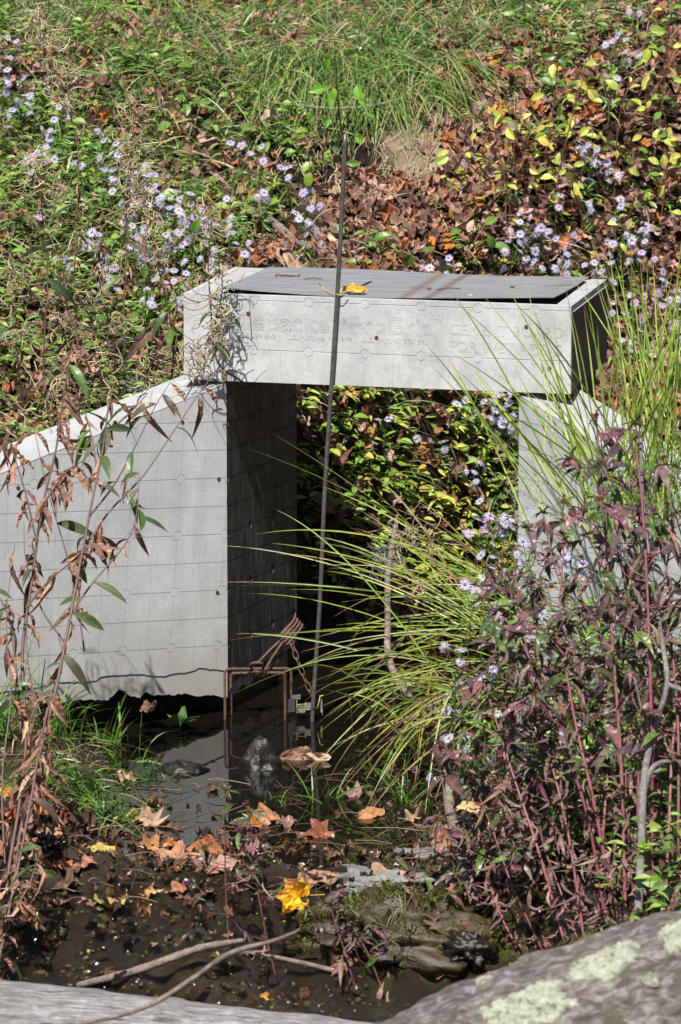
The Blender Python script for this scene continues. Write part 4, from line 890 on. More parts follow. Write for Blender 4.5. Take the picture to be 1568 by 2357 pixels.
AST = [(40,200,5),(60,240,5),(110,300,4),(30,95,3),(150,255,4),(232,310,3),(95,355,6),(70,375,4),(180,380,2),(265,355,5),(250,395,3),(330,400,6),(345,440,7),(300,470,6),(385,480,8),(430,468,8),(440,520,7),(400,555,8),(350,600,7),(310,570,6),(470,540,5),(548,335,3),(597,360,4),(657,390,3),(604,460,4),(522,458,1),(712,470,7),(706,508,4),(722,542,3),(575,597,1),(560,562,3),(520,520,4),(240,620,5),(262,642,5),(412,690,4),(375,650,5),(92,500,1),(192,560,4),(150,600,3),(480,600,4),(300,520,6),(420,630,5),(220,560,4),(340,690,3),(10,160,4),(15,270,4),(290,420,5),(460,500,6),
 (1432,120,7),(1405,105,4),(1462,30,2),(1410,180,2),(1362,360,7),(1392,400,7),(1340,340,4),(1282,450,4),(1212,520,8),(1190,560,7),(1252,545,7),(1320,560,6),(1432,545,7),(1482,530,4),(1470,580,7),(985,618,3),(1027,612,5),(1222,600,7),(1300,608,6),(1380,640,6),(1500,690,6),(1540,760,6),(1430,700,5),(1450,790,4),(1552,690,5),(1400,590,5),(1150,595,4),(1520,640,5),(1420,460,3),(1350,470,3),(1500,820,4),(1470,740,5),
 (888,970,2),(932,1022,2),(1012,1020,3),(862,1020,1),(1130,930,6),(1152,962,7),(1188,1000,6),(1100,1062,3),(1105,1156,1),(1085,1090,3),(1172,985,7),(1165,915,5),(960,1010,1),(1070,940,4)]
for a in AST: aster(*a)
for px, py, nh, y in ((1112,1205,6,-.45),(1170,1190,6,-.45),(1180,1322,6,-.5),(1150,1232,4,-.45),(1292,1292,4,-.6),(1076,1590,3,-.6),(1092,1622,2,-.6),(932,1570,2,-.55),(988,1782,1,-.7),(1040,1642,2,-.6),(1232,1600,3,-.8),(1220,1250,5,-.5),(1130,1280,4,-.5),(1270,1420,2,-.8),(1160,1650,2,-.8),(1350,1560,2,-.9),(1090,1360,4,-.75),(1150,1420,4,-.85),(1240,1350,5,-.9),(1200,1500,4,-.95),(1330,1300,3,-.95),(1050,1500,3,-.8),(1120,1560,4,-.9),(1060,1700,3,-.9),(1280,1500,3,-1.1)): aster(px, py, nh, y)

def curls(mb, c, n, spread_, L=(.025, .065), r=.0009, pal=STRAW):
    for _ in range(n):
        p = c+rng.normal(0, spread_, 3); d = rdir(1, .2)[0]; ax = rdir(1)[0]; turn = rng.uniform(2.0, 5.5); ln_ = rng.uniform(*L); m = 9; pts = [p]
        for k in range(m):
            an = turn/m*(.4+1.2*k/m); d = np.array(Matrix.Rotation(an, 3, Vector(ax)) @ Vector(d)); p = p+d*ln_/m; pts.append(p)
        w = r*rng.uniform(.7, 1.5); mb.tube(pts, np.linspace(w*1.1, w*.5, m+1), pick(pal, 1, .2)[0], 4, False)
def fluff(mb, c, n, s, L=(.01, .022)):
    for _ in range(n):
        p = c+rng.normal(0, s, 3); d = rdir(1)[0]; l = rng.uniform(*L); mb.tube([p, p+d*l*.5, p+d*l+rng.normal(0, .002, 3)], [.00022, .0002, .0001], (.62, .60, .56), 3, False)
DEADL = [leaf_T(.19, 9, .6, c, .5) for c in (.5, .9, 1.4, .2)]; WILLOW = [leaf_T(.25, 8, .22, c, .05, pw=.9) for c in (.25, .6, 1.0)]
def willowherb(label, paths, dead, green, pods, fluffs=(), dsz=(.028, .062), rbase=.0036, stemcol=(.115, .065, .055)):
    """paths: lists of world points, first one is the main stem"""
    o = thing('dry_willowherb', paths[0][0], label, 'wild plant', 'dried willowherb stalks'); st = MB(); dl = MB(); gl_ = MB(); pd = MB(); fl = MB()
    for i, p in enumerate(paths):
        C = catmull(p, 6); n = len(C); r0 = rbase if i == 0 else rbase*.5
        st.tube(C, np.linspace(r0, r0*.3, n), np.array(stemcol)*rng.uniform(.8, 1.2), 6)
    for n_, (mbx, T, pal, sz, up_) in ((dead, (dl, DEADL, [(.30, .16, .105), (.24, .125, .085), (.36, .22, .15), (.19, .10, .08)], dsz, -.9)), (green, (gl_, WILLOW, [(.10, .14, .055), (.075, .12, .045), (.12, .12, .07), (.14, .085, .07), (.09, .16, .04)], (.035, .072), -.25))):
        for _ in range(n_):
            C = catmull(paths[rng.integers(0, len(paths)) if rng.random() < .7 else 0], 8); q = C[rng.integers(int(len(C)*.12), len(C))]
            a = rng.uniform(0, 6.28); d = np.array([math.cos(a), math.sin(a)*.7-.2, rng.uniform(up_-.3, up_+.5)]); d /= np.linalg.norm(d)
            mbx.inst(T[rng.integers(0, len(T))], q[None], frames(d[None], (np.array([0, -.5, 1.0])+rng.normal(0, .5, 3))[None]), np.array([rng.uniform(*sz)]), pick(pal, 1, .25))
    for q, n_, s in pods: pd = MB(); curls(pd, q, n_, s); part('pod_cluster', pd, M['dry'], o)
    pd = MB()
    for q, n_, s in fluffs: fluff(fl, q, n_, s)
    part('stem', st, M['stem'], o, True)
    for nm, m, mt in (('dead_leaves', dl, 'dead'), ('leaves', gl_, 'leaf'), ('curled_pods', pd, 'dry'), ('seed_fluff', fl, 'petal')):
        if m.n: part(nm, m, M[mt], o)
    return o
def Us(l, y0, y1): n = len(l)-1; return [U(px, py, y0+(y1-y0)*i/n) for i, (px, py) in enumerate(l)]
willowherb('tall purple stemmed willowherb with green and browning leaves before the left wall', [
  Us([(15, 2290), (40, 1960), (85, 1760), (128, 1590), (160, 1430), (190, 1270), (215, 1140), (236, 1040), (247, 960), (262, 880)], -1.25, -.62),
  Us([(190, 1270), (250, 1180), (330, 1095), (405, 985), (470, 890), (520, 838)], -.8, -.6), Us([(205, 1190), (260, 1120), (305, 1040), (355, 940), (392, 880)], -.76, -.6), Us([(165, 1410), (215, 1340), (290, 1250), (315, 1180), (320, 1090)], -.9, -.75),
  Us([(225, 1090), (210, 1000), (190, 930)], -.7, -.6), Us([(240, 1000), (300, 950), (340, 905)], -.66, -.6), Us([(110, 1690), (70, 1560), (62, 1440), (85, 1330)], -1.05, -.9), Us([(150, 1480), (95, 1400), (60, 1290), (55, 1200)], -.95, -.8)], 44, 46,
  [(U(330, 880, -.6), 8, .012), (U(250, 900, -.62), 10, .014), (U(480, 840, -.6), 14, .016), (U(200, 1030, -.65), 6, .01), (U(495, 770, -.55), 10, .014)], [(U(310, 890, -.6), 60, .010)])
willowherb('brown withered willowherb stalk at the far left with shrivelled hanging leaves', [
  Us([(5, 2330), (15, 2050), (45, 1850), (60, 1700), (52, 1500), (75, 1330), (95, 1180), (130, 1030), (148, 900), (170, 780)], -1.3, -.55),
  Us([(60, 1400), (110, 1340), (180, 1280), (240, 1225)], -.95, -.8), Us([(85, 1250), (60, 1140), (30, 1040), (5, 960)], -.85, -.6), Us([(100, 1160), (150, 1090), (190, 1060)], -.8, -.7), Us([(15, 2050), (5, 1800), (25, 1600), (15, 1420), (35, 1250)], -1.2, -.9)], 120, 6,
  [(U(150, 880, -.55), 12, .016), (U(60, 950, -.55), 8, .012)])
willowherb('stooping dried stalk with long limp brown leaves in the lower left corner', [
  Us([(-30, 2330), (10, 2150), (45, 1980), (75, 1820), (95, 1700), (120, 1600)], -1.4, -1.1), Us([(70, 1840), (105, 1780), (130, 1720)], -1.2, -1.15), Us([(20, 2120), (70, 2030), (95, 1950)], -1.35, -1.3)], 85, 8, [])
willowherb('thin dark stalk crossing the left wall from the lower left corner', [
  Us([(-40, 1320), (20, 1420), (40, 1580), (50, 1690)][::-1], -1.0, -.7), Us([(195, 1500), (170, 1340), (140, 1230), (110, 1130), (90, 1040), (75, 970)], -.9, -.55)], 14, 5, [(U(80, 970, -.55), 6, .01)], rbase=.003)
for i, (path, pods, lab) in enumerate((
  ([(205, 940), (180, 800), (172, 640), (178, 480), (178, 330), (135, 190), (95, 60), (70, 0)], [(85, 40), (118, 110), (135, 170), (150, 230), (160, 190), (95, 70)], 'tallest dry stalk with curled pale pods near the top left corner'),
  ([(300, 900), (285, 760), (292, 560), (300, 420), (306, 300), (310, 225)], [(310, 250), (318, 290), (300, 330), (310, 400), (312, 430), (300, 370), (325, 450)], 'dry stalk with a dense tuft of curled pods over the lavender asters'),
  ([(120, 1000), (100, 850), (110, 640), (95, 470), (85, 390)], [(95, 400), (115, 430), (80, 370), (130, 450)], 'dry stalk with loose curled pods at the left above the wall'),
  ([(380, 960), (400, 800), (370, 640), (330, 520)], [(320, 470), (340, 520), (360, 600), (350, 560)], 'leaning dry stalk with curls among the asters at mid left'),
  ([(560, 880), (500, 830), (485, 700), (480, 600), (488, 500)], [(490, 510), (480, 530), (500, 640), (490, 690), (510, 720)], 'dry vine like stalk curling over the left end of the box'),
  ([(60, 960), (40, 830), (35, 700), (30, 600)], [(30, 680), (40, 640), (50, 760)], 'dry curly stalk at the very left edge above the wall'),
  ([(260, 940), (265, 800), (240, 700), (225, 610), (240, 540)], [(150, 650), (200, 700), (240, 620), (260, 760), (230, 820)], 'dry stalk tangled with curls behind the left wall'),
  ([(170, 930), (160, 820), (135, 720), (140, 640)], [(145, 660), (130, 730), (165, 760), (150, 850)], 'short dry stalk with brown leaves behind the left wall'),
  ([(340, 930), (345, 860), (360, 800), (350, 740)], [(370, 830), (350, 800), (400, 850), (350, 870), (420, 800)], 'short bushy dry stalk with dense curls beside the box'))):
    g = G(path[0][0], path[0][1], .05) if i != 4 else U(560, 880, -.03); w = [g]+Us(path[1:], g[1]-.04, g[1]-.10)
    willowherb(lab, [w], 22 if i not in (4,) else 3, 3, [(U(px, py, g[1]-.09), 24 if i < 2 else 18, .011) for px, py in pods], [(U(pods[0][0]+20, pods[0][1]+90, g[1]-.09), 22, .012)], rbase=.0022, stemcol=(.16, .10, .07), dsz=(.016, .036))
# small fresh sprig and tangle hanging on the corner of the box
mb = MB(); c = U(495, 720, -.04)
for k in range(14):
    d = rdir(1)[0]; mb.inst(NARROW, (c+rng.normal(0, .008, 3)*[1, .4, 1.6])[None], frames(d[None], rdir(1)), np.array([rng.uniform(.02, .045)]), pick([(.05, .08, .025), (.07, .11, .03)], 1))
mb.tube(catmull([U(500, 600, -.03), U(512, 660, -.04), U(495, 740, -.045), U(488, 800, -.045), U(465, 850, -.045), U(425, 920, -.05)], 6), .0012, (.10, .06, .045), 5)
curls(mb, U(470, 800, -.045), 26, .014); curls(mb, U(520, 740, -.04), 10, .012, pal=[(.3, .28, .24)]); curls(mb, U(440, 850, -.045), 14, .011)
single('vine_sprig', mb, M['leaf'], 'sprig of narrow green leaves and dry tendrils hanging over the left box end', 'vine')

# ------------------------------------------------------------------ sedge clumps
def sedge(label, base, tips, n, pal, wid=(.0016, .0034), arch=.06, ybase=-.35, ytip=(-.5, -.1), bs=.02):
    mb = MB(); B = np.asarray(base)
    for _ in range(n):
        px, py = tips(); b = B+rng.normal(0, bs, 3)*[1, .6, .45]; e = U(px, py, rng.uniform(*ytip)); m = b*.45+e*.55+UP*(arch*rng.uniform(.5, 1.5))*np.linalg.norm(e-b)/.4+rng.normal(0, .008, 3)
        t = np.linspace(0, 1, 13)[:, None]; P = b*(1-t)**2+2*m*t*(1-t)+e*t**2; w = rng.uniform(*wid)*np.minimum(1, (1-np.linspace(0, 1, 13))*3+.08)*.5
        c = pick(pal, 1, .2)[0]; tipc = np.array([.35, .17, .06]) if rng.random() < .5 else c; f = np.clip((np.linspace(0, 1, 13)-.78)/.2, 0, 1)[:, None]
        sd_ = np.cross(P[-1]-P[0], [rng.normal(0, .3), 1, rng.normal(0, .3)]); mb.strip(P, w, c*(1-f)+tipc*f, sd_)
    return single('sedge_clump', mb, M['leaf'], label, 'sedge', 'sedge clumps', loc=B)
SEDGE = [(.24, .36, .05), (.31, .42, .08), (.38, .43, .06), (.18, .29, .045), (.45, .48, .18)]; SEDY = SEDGE+[(.42, .33, .06), (.36, .25, .10), (.40, .30, .16)]
def fan(cx, cy, a0, a1, l0, l1, pw=1.0):
    def f():
        a = R(rng.uniform(a0, a1)); l = l0+(l1-l0)*rng.random()**pw; return cx+l*math.cos(a), cy-l*math.sin(a)
    return f
gA = U(1160, 1500, -.42); gA[2] = terrain(gA[0], gA[1])
sedge('sedge clump fanning low and leftward across the opening and the rod', U(1200, 1470, -.38), fan(1180, 1430, 142, 200, 250, 740, .8), 42, SEDGE, ytip=(-.42, -.12), arch=.05, bs=.085)
sedge('sedge clump before the right wall with blades leaning up across the box front', U(1390, 1240, -.55), fan(1380, 1200, 98, 140, 200, 650, .9), 50, SEDGE, ytip=(-.75, -.35), arch=.035, bs=.06)
sedge('upright sedge clump at the right edge beside the box', U(1500, 1180, -.5), fan(1500, 1130, 72, 112, 220, 640, .8), 78, SEDGE, ytip=(-.7, -.2), arch=.02, bs=.045)
sedge('yellowing sedge clump drooping into the pool in front of the rod', U(1070, 1600, -.55), fan(1040, 1590, 165, 260, 110, 420, 1.2), 80, SEDY, ytip=(-.85, -.45), arch=.10, bs=.06)
sedge('sedge clump behind the crooked branch reaching over the dark water', U(1150, 1400, -.30), fan(1130, 1400, 120, 215, 100, 420), 34, SEDY, ytip=(-.45, -.12), arch=.05, bs=.075)

# ------------------------------------------------------------------ purple bur-marigold
PURP = [(.125, .075, .08), (.085, .055, .06), (.17, .085, .095), (.15, .095, .09), (.09, .085, .05), (.23, .10, .11), (.10, .14, .05), (.20, .13, .12), (.13, .20, .05)]; PDRY = [(.20, .115, .10), (.15, .085, .08), (.25, .15, .13), (.17, .10, .075)]
BL = [leaf_T(.27, 10, .25, c, .16, pw=.8) for c in (.15, .45, .8)]
def burr(seed):
    r = np.random.default_rng(seed); mb = MB(); k = 90; v = r.normal(size=(k, 3)); v /= np.linalg.norm(v, axis=1, keepdims=True); v[:, 2] = np.abs(v[:, 2])*.9-.15
    for d in v:
        mb.tube([d*.0015, d*.0070*r.uniform(.8, 1.15)], [.0008, .00035], np.array((.14, .075, .03))*r.uniform(.6, 1.5), 3, False)
    for a in np.linspace(0, 6.28, 7)[:-1]+r.uniform(0, .8):
        d = np.array([[math.cos(a), math.sin(a), r.uniform(-.2, .6)]]); mb.inst(NARROW, d*.002, frames(d, np.array([[0, 0, 1.0]])), np.array([r.uniform(.014, .026)]), np.array([[.06, .08, .035]])*r.uniform(.7, 1.4))
    return mb.mesh('seed_head', M['stem'])
BURR = [burr(k) for k in range(5)]
def marigold(label, path, yy, r0, nb, nleaf, ndry, nheads, size=(.035, .075), stem=(.25, .075, .095), spread_px=90, up=.45, group='purple bur-marigold plants'):
    W = Us(path, *yy) if not isinstance(path[0], np.ndarray) else path; o = thing('bur_marigold', W[0], label, 'wild plant', group)
    st = MB(); lf = MB(); dl = MB(); C = catmull(W, 8); n = len(C); st.tube(C, np.linspace(r0, r0*.45, n), np.linspace(1, .55, n)[:, None]*np.array(stem), 7); ends = [C[-1]]; br = [C]
    for i in range(nb):
        f = up+(1-up)*i/nb; q = C[min(int(f*n), n-1)]; s = 1 if i % 2 else -1; L = spread_px/1500*rng.uniform(.6, 1.5)*(1.15-f*.5)
        e = q+np.array([s*L, rng.uniform(-.05, .05), L*rng.uniform(.3, 1.1)]); B = catmull([q, (q+e)/2+np.array([s*.006, 0, -.008]), e], 5); st.tube(B, np.linspace(r0*.45, r0*.2, len(B)), np.array(stem)*.6, 5); br.append(B); ends.append(e)
    for _ in range(nleaf):
        B = br[rng.integers(0, len(br))]; q = B[rng.integers(int(len(B)*(.5 if B is C else .2)), len(B))]; a = rng.uniform(0, 6.28); d = np.array([math.cos(a), .6*math.sin(a)-.15, rng.uniform(-.75, .25)]); d /= np.linalg.norm(d); nn = np.array([0, -.55, 1.0])+rng.normal(0, .4, 3)
        sc = rng.uniform(*size); c = pick(PURP, 1, .3); T = BL[rng.integers(0, 3)]; lf.inst(T, q[None], frames(d[None], nn[None]), np.array([sc]), c)
        if rng.random() < .4:                                        # the paired side leaflets
            for s in (-.7, .7): d2 = d+s*np.cross(nn/np.linalg.norm(nn), d); lf.inst(T, (q+d*sc*.1)[None], frames(d2[None], nn[None]), np.array([sc*.6]), c)
    for _ in range(ndry):
        q = C[rng.integers(int(n*.03), int(n*.75))]+rng.normal(0, .02, 3)*[1, .7, .6]; d = np.array([rng.normal(0, .5), rng.normal(0, .5), -1]); dl.inst(DEADL[rng.integers(0, 4)], q[None], frames(d[None], rdir(1)), np.array([rng.uniform(.02, .05)]), pick(PDRY, 1, .3))
    part('stem', st, M['stem'], o, True)
    if lf.n: part('leaves', lf, M['leaf'], o)
    if dl.n: part('dead_leaves', dl, M['dead'], o)
    for i in range(nheads):
        e = ends[i % len(ends)]+(rng.normal(0, .014, 3) if i >= len(ends) else 0); h = bpy.data.objects.new('seed_head', BURR[i % 5]); COL.objects.link(h); h.parent = o; h.location = e-np.array(o.location)
        h.rotation_euler = (rng.normal(0, .5), rng.normal(0, .5), rng.uniform(0, 6)); h.scale = [rng.uniform(.8, 1.15)]*3
    return o
def Mg(label, path, dy=.25, **k):
    g = G(path[0][0], path[0][1], -2.5); W = [g]+Us(path[1:], g[1]+dy*.15, g[1]+dy); return marigold(label, W, None, **k)
MAR = [([(1440, 2135), (1432, 1800), (1412, 1500), (1395, 1250), (1372, 960)], 'tall bur-marigold with magenta stem whose burrs stand before the right wall', .0055, 10, 34, 26, 11),
 ([(1500, 2125), (1500, 1700), (1492, 1400), (1480, 1180), (1462, 1010)], 'tall bur-marigold with a thick pink stem nearest the forked grey twig', .0055, 9, 30, 26, 9),
 ([(1478, 2135), (1470, 1800), (1500, 1500), (1530, 1330), (1555, 1180)], 'bur-marigold with drooping dark leaves leaning out over the right edge', .005, 8, 34, 22, 8),
 ([(1420, 2140), (1370, 1860), (1320, 1640), (1290, 1420), (1300, 1240)], 'bur-marigold with dark purple leaves left of the tallest stems', .005, 10, 34, 30, 9),
 ([(1398, 2140), (1345, 1850), (1250, 1600), (1190, 1430), (1170, 1320)], 'bur-marigold leaning left with a broad dark leaf near its middle', .0048, 10, 36, 32, 9),
 ([(1345, 2165), (1310, 1930), (1270, 1760), (1220, 1600), (1200, 1500)], 'shorter bur-marigold with reddish leaves before the sedge', .0042, 9, 30, 30, 8),
 ([(1300, 2170), (1240, 1960), (1180, 1780), (1130, 1620), (1100, 1530)], 'bur-marigold with wilted leaves behind the crooked branch', .004, 9, 26, 34, 8),
 ([(1560, 2080), (1562, 1850), (1560, 1650), (1545, 1480), (1520, 1380)], 'bur-marigold with broad plum leaves at the right edge', .005, 8, 32, 22, 7),
 ([(1530, 2110), (1540, 1900), (1550, 1700), (1575, 1560), (1590, 1480)], 'bur-marigold half out of the frame at the right', .005, 7, 26, 20, 5),
 ([(1375, 2155), (1390, 1900), (1400, 1720), (1380, 1580), (1350, 1480)], 'straight reddish bur-marigold full of brown shrivelled leaves', .0045, 9, 24, 40, 8),
 ([(1250, 2190), (1180, 2040), (1130, 1900), (1080, 1780), (1050, 1720)], 'low bur-marigold with pinkish leaves beside the crooked branch', .0036, 8, 22, 30, 7),
 ([(1200, 2200), (1150, 2100), (1120, 2010), (1110, 1930), (1090, 1880)], 'low wilted bur-marigold at the foot of the purple thicket', .0032, 7, 18, 26, 6),
 ([(1330, 2165), (1290, 2050), (1250, 1940), (1240, 1850), (1230, 1760)], 'mid height bur-marigold crowded with dry brown leaves', .0036, 8, 20, 36, 6),
 ([(1460, 2130), (1450, 1950), (1440, 1800), (1460, 1650), (1440, 1560)], 'bur-marigold of thin magenta stem between two thick ones', .0038, 8, 18, 34, 6)]
MAR += [([(1300, 1950), (1250, 1700), (1210, 1480), (1190, 1350), (1180, 1260)], 'bur-marigold rising through the asters before the left edge of the right wall', .004, 9, 12, 6, 9), ([(1370, 1980), (1350, 1700), (1310, 1420), (1270, 1280), (1250, 1180)], 'bur-marigold with starry burrs before the middle of the right wall', .004, 9, 12, 6, 10),
 ([(1530, 1950), (1500, 1650), (1450, 1400), (1420, 1250), (1410, 1130)], 'bur-marigold crossing behind the forked twig with mauve leaves', .004, 9, 24, 8, 9)]
for path, lab, r0, nb, nl_, nd, nh in MAR: Mg(lab, path, .22, r0=r0*.56, stem=tuple(np.array(((.27, .075, .105), (.22, .08, .085), (.30, .11, .125))[nh % 3])*rng.uniform(.75, 1.1)), nb=nb, nleaf=int(nl_*1.4), ndry=int(nd*1.3), size=(.022, .058), nheads=nh)
for path, lab in (([(640, 2270), (608, 2130), (588, 2010), (580, 1930), (572, 1870)], 'slender bur-marigold with tiny leaves rising before the pool'), ([(528, 2190), (520, 2050), (518, 1900), (520, 1820)], 'very thin dark bur-marigold stalk left of centre in the foreground'),
                  ([(820, 2280), (790, 2180), (765, 2100), (760, 2020)], 'slender wilted bur-marigold beside the bright yellow leaf'), ([(880, 2280), (850, 2200), (820, 2150), (790, 2110)], 'small dried bur-marigold at the bottom centre'), ([(985, 2240), (960, 2130), (955, 2010), (985, 1910)], 'slender bur-marigold with a starry burr before the flat rocks')):
    Mg(lab, path, .05, r0=.0016, nb=6, nleaf=13, ndry=9, nheads=5, size=(.018, .038), stem=(.13, .045, .055), spread_px=60, up=.2, group='slender bur-marigolds in the foreground')
# grey seed fluff caught on the crooked branch
mb = MB(); fluff(mb, U(885, 1290, -.26), 150, .016, (.012, .03)); curls(mb, U(925, 1235, -.26), 26, .018, pal=[(.45, .38, .3), (.5, .42, .3)]); curls(mb, U(985, 1225, -.28), 18, .018, pal=[(.42, .32, .24)])
single('seed_fluff', mb, M['petal'], 'grey seed fluff and dry curls caught on the crooked branch', 'seed fluff')
mb = MB(); fluff(mb, U(1215, 1130, -.5), 130, .018, (.012, .03)); single('seed_fluff', mb, M['petal'], 'grey seed fluff caught low before the right wall', 'seed fluff')

# ------------------------------------------------------------------ yellow leaved shrubs of the right slope, vines
OV = leaf_T(.55, 5, .18, .25, pw=.9)
def shrub(label, base, top, nleaf, size, pal, y=None, name='yellowing_shrub', fwd=.05):
    g = G(*base, -.05) if y is None else U(*base, y); t = U(*top, g[1]-fwd); o = thing(name, g, label, 'shrub', 'yellowing shrubs on the right slope' if name == 'yellowing_shrub' else None); st = MB(); lf = MB()
    C = catmull([g, g*.5+t*.5+rng.normal(0, .012, 3), t], 6); st.tube(C, np.linspace(.0022, .0009, len(C)), (.16, .06, .04), 5)
    for i in range(nleaf):
        q = C[int(len(C)*(.15+.85*i/nleaf))]; e = q+rng.normal(0, .028, 3)*[1.2, .6, .9]; st.tube([q, (q+e)/2, e], .0006, (.14, .06, .04), 3, False)
        d = (e-q)/np.linalg.norm(e-q)*.7+np.array([rng.normal(0, .4), -.2, rng.uniform(-.8, .3)]); lf.inst(OV, e[None], frames(d[None], (np.array([0, -.9, .7])+rng.normal(0, .35, 3))[None]), np.array([rng.uniform(*size)]), pick(pal, 1, .18))
    part('stem', st, M['stem'], o); part('leaves', lf, M['leaf'], o); return o
YS = [(.52, .54, .09), (.42, .50, .08), (.58, .54, .13), (.36, .46, .07), (.54, .44, .10)]
for b, t, n, lab in (((1210, 470), (1200, 250), 22, 'yellow leaved shrub left of the big yellow leaf'), ((1275, 480), (1345, 170), 30, 'tall yellow green shrub with the broadest leaves on the right slope'), ((1240, 420), (1290, 90), 24, 'upright yellow green shrub near the top right'), ((1420, 420), (1450, 180), 20, 'yellow green shrub below the high asters'),
                     ((1500, 400), (1540, 60), 24, 'yellow leaved shrub in the top right corner'), ((1520, 520), (1530, 260), 16, 'lower yellow shrub near the right edge'), ((1330, 560), (1300, 400), 16, 'low yellowing shrub above the orange leaves'), ((1140, 450), (1040, 330), 10, 'sprawling shrub with sparse round yellow leaves beside the soil scarp'), ((1180, 520), (1130, 260), 12, 'thin yellow leaved shrub on the right edge of the scarp')):
    shrub(lab, b, t, max(6, int(n*.7)), (.014, .038), YS)
for b, t, n, lab, pal in (((790, 330), (770, 90), 16, 'green leaved creeper rising above the top of the rod', [(.16, .36, .03), (.12, .28, .03), (.20, .40, .05)]), ((740, 400), (760, 280), 10, 'small green creeper left of the rod tip', GREENS), ((1560, 420), (1500, 300), 9, 'green willow like sprig at the right edge of the slope', [(.14, .26, .03)]), ((1240, 210), (1220, 100), 7, 'green maple like seedling on the upper right slope', [(.08, .18, .02)]), ((450, 300), (440, 200), 7, 'pale green maple like seedling on the left bank', [(.16, .27, .05)]), ((430, 640), (440, 600), 3, 'seedling with one broad green leaf behind the box corner', [(.09, .22, .02)]), ((900, 120), (895, 40), 4, 'red brown leaved seedling at the top centre', [(.28, .10, .06), (.34, .17, .07)]), ((850, 620), (870, 560), 5, 'long green blades behind the middle of the sheet', [(.09, .20, .02)]), ((1110, 590), (1090, 520), 5, 'broad green weed on the leaves behind the sheet', [(.13, .24, .04)])):
    shrub(lab, b, t, n, (.022, .040), pal, name='green_seedling', fwd=.16)
# ------------------------------------------------------------------ front: grass tufts, wet litter, single leaves
def tuft(label, px, py, n, L, pal, w=(.0018, .0038), hang=(.1, .6), sp=.02, y0=-2.2):
    g = G(px, py, y0); mb = MB(); k = n; P = g+rng.normal(0, sp, (k, 3))*[1, 1, 0]; P[:, 2] = np.maximum(terrain(P[:, 0], P[:, 1]), -.01); blades(mb, P, rng.uniform(*L, k), rng.uniform(*w, k), .45, rng.uniform(*hang, k), pick(pal, k, .2), 7, (lambda d: d/np.linalg.norm(d, axis=1, keepdims=True))(rng.normal(0, .35, (k, 3))+UP))
    return single('grass_tuft', mb, M['leaf'], label, 'grass tuft', 'grass tufts at the pool edge', loc=g)
FG = [(.13, .24, .04), (.15, .29, .04), (.08, .18, .02), (.19, .30, .06)]
for a in (('tall bright grass tuft at the left edge before the wall', 15, 1700, 70, (.10, .24), FG), ('grass tuft under the broken foot of the left wall', 120, 1700, 60, (.08, .18), FG), ('thin grass tuft standing in the water under the wall', 235, 1720, 26, (.06, .15), FG), ('sparse grass tuft furthest right under the broken wall', 285, 1760, 16, (.06, .15), FG),
          ('matted grass tuft below the willowherb stem', 190, 1830, 90, (.07, .16), FG, (.0016, .0036), (.6, 1.2), .035), ('drooping bright grass tuft over the wet leaves', 250, 1890, 60, (.07, .15), FG, (.0016, .0036), (.7, 1.3), .025), ('grass tuft on the left bank by the withered stalk', 60, 1840, 90, (.06, .15), FG, (.0016, .0034), (.5, 1.1), .035), ('grass tuft half in the water left of the trap', 340, 1790, 24, (.05, .12), FG, (.0016, .0034), (.7, 1.2), .02),
          ('little green grass tuft in the shallow before the rod', 745, 1840, 18, (.04, .10), FG, (.0018, .0036), (.1, .4), .012), ('little grass tuft left of the mossy hump', 640, 1850, 12, (.04, .09), FG, (.0014, .003), (.4, 1.0), .015), ('green blade tuft in front of the yellowing sedge', 930, 1850, 12, (.08, .16), FG, (.0022, .004), (.1, .5), .012), ('fine grass tuft at the foot of the mossy rock', 910, 2260, 40, (.04, .09), [(.10, .17, .06), (.3, .26, .14)], (.0008, .0016), (.3, .9), .02)): tuft(*a)
mb = MB(); k = 900; P = np.stack([rng.uniform(-.75, -.33, k), rng.uniform(-.85, -.2, k), np.zeros(k)], -1); P[:, 2] = terrain(P[:, 0], P[:, 1]); P = P[(P[:, 2] > .012) & ~in_walls(P)]; k = len(P)
blades(mb, P, rng.uniform(.03, .10, k), rng.uniform(.0012, .003, k), .7, rng.uniform(.5, 1.2, k), pick(FG+STRAW+[(.20, .12, .07)], k, .25)); tag(link('bank_grass', mb.mesh('bank_grass', M['leaf'])), 'short matted grass on the left edge of the pool', 'grass', None, 'stuff')
# dark herbs and dry stuff under the purple thicket
mb = MB(); k = 2300; P = np.stack([rng.uniform(.16, .75, k), rng.uniform(-1.85, -.2, k), np.zeros(k)], -1); P[:, 2] = terrain(P[:, 0], P[:, 1]); P = P[(P[:, 2] > .01) & ~in_walls(P)]; herbs(mb, P[::2], .02, .26, 10, (.012, .032), GREENS+[(.10, .06, .04), (.13, .07, .05)]); P = P[::3]; k = len(P)
blades(mb, P, rng.uniform(.05, .16, k), rng.uniform(.001, .003, k), .4, rng.uniform(.2, .9, k), pick(GRASS, k))
tag(link('thicket_undergrowth', mb.mesh('thicket_undergrowth', M['leaf'])), 'green and brown undergrowth below the purple plants', 'undergrowth', None, 'stuff')
mb = MB(); k = 1100; P = np.stack([rng.uniform(.12, .8, k), rng.uniform(-2.0, -.3, k), np.zeros(k)], -1); P[:, 2] = terrain(P[:, 0], P[:, 1])+rng.uniform(0, .05, k); P = P[P[:, 2] > .0]; k = len(P)
for t in range(4):
    q = np.arange(t, k, 4); mb.inst(DEADL[t], P[q], frames(rdir(len(q)), rdir(len(q), .6)), rng.uniform(.02, .05, len(q)), pick(PDRY, len(q), .3))
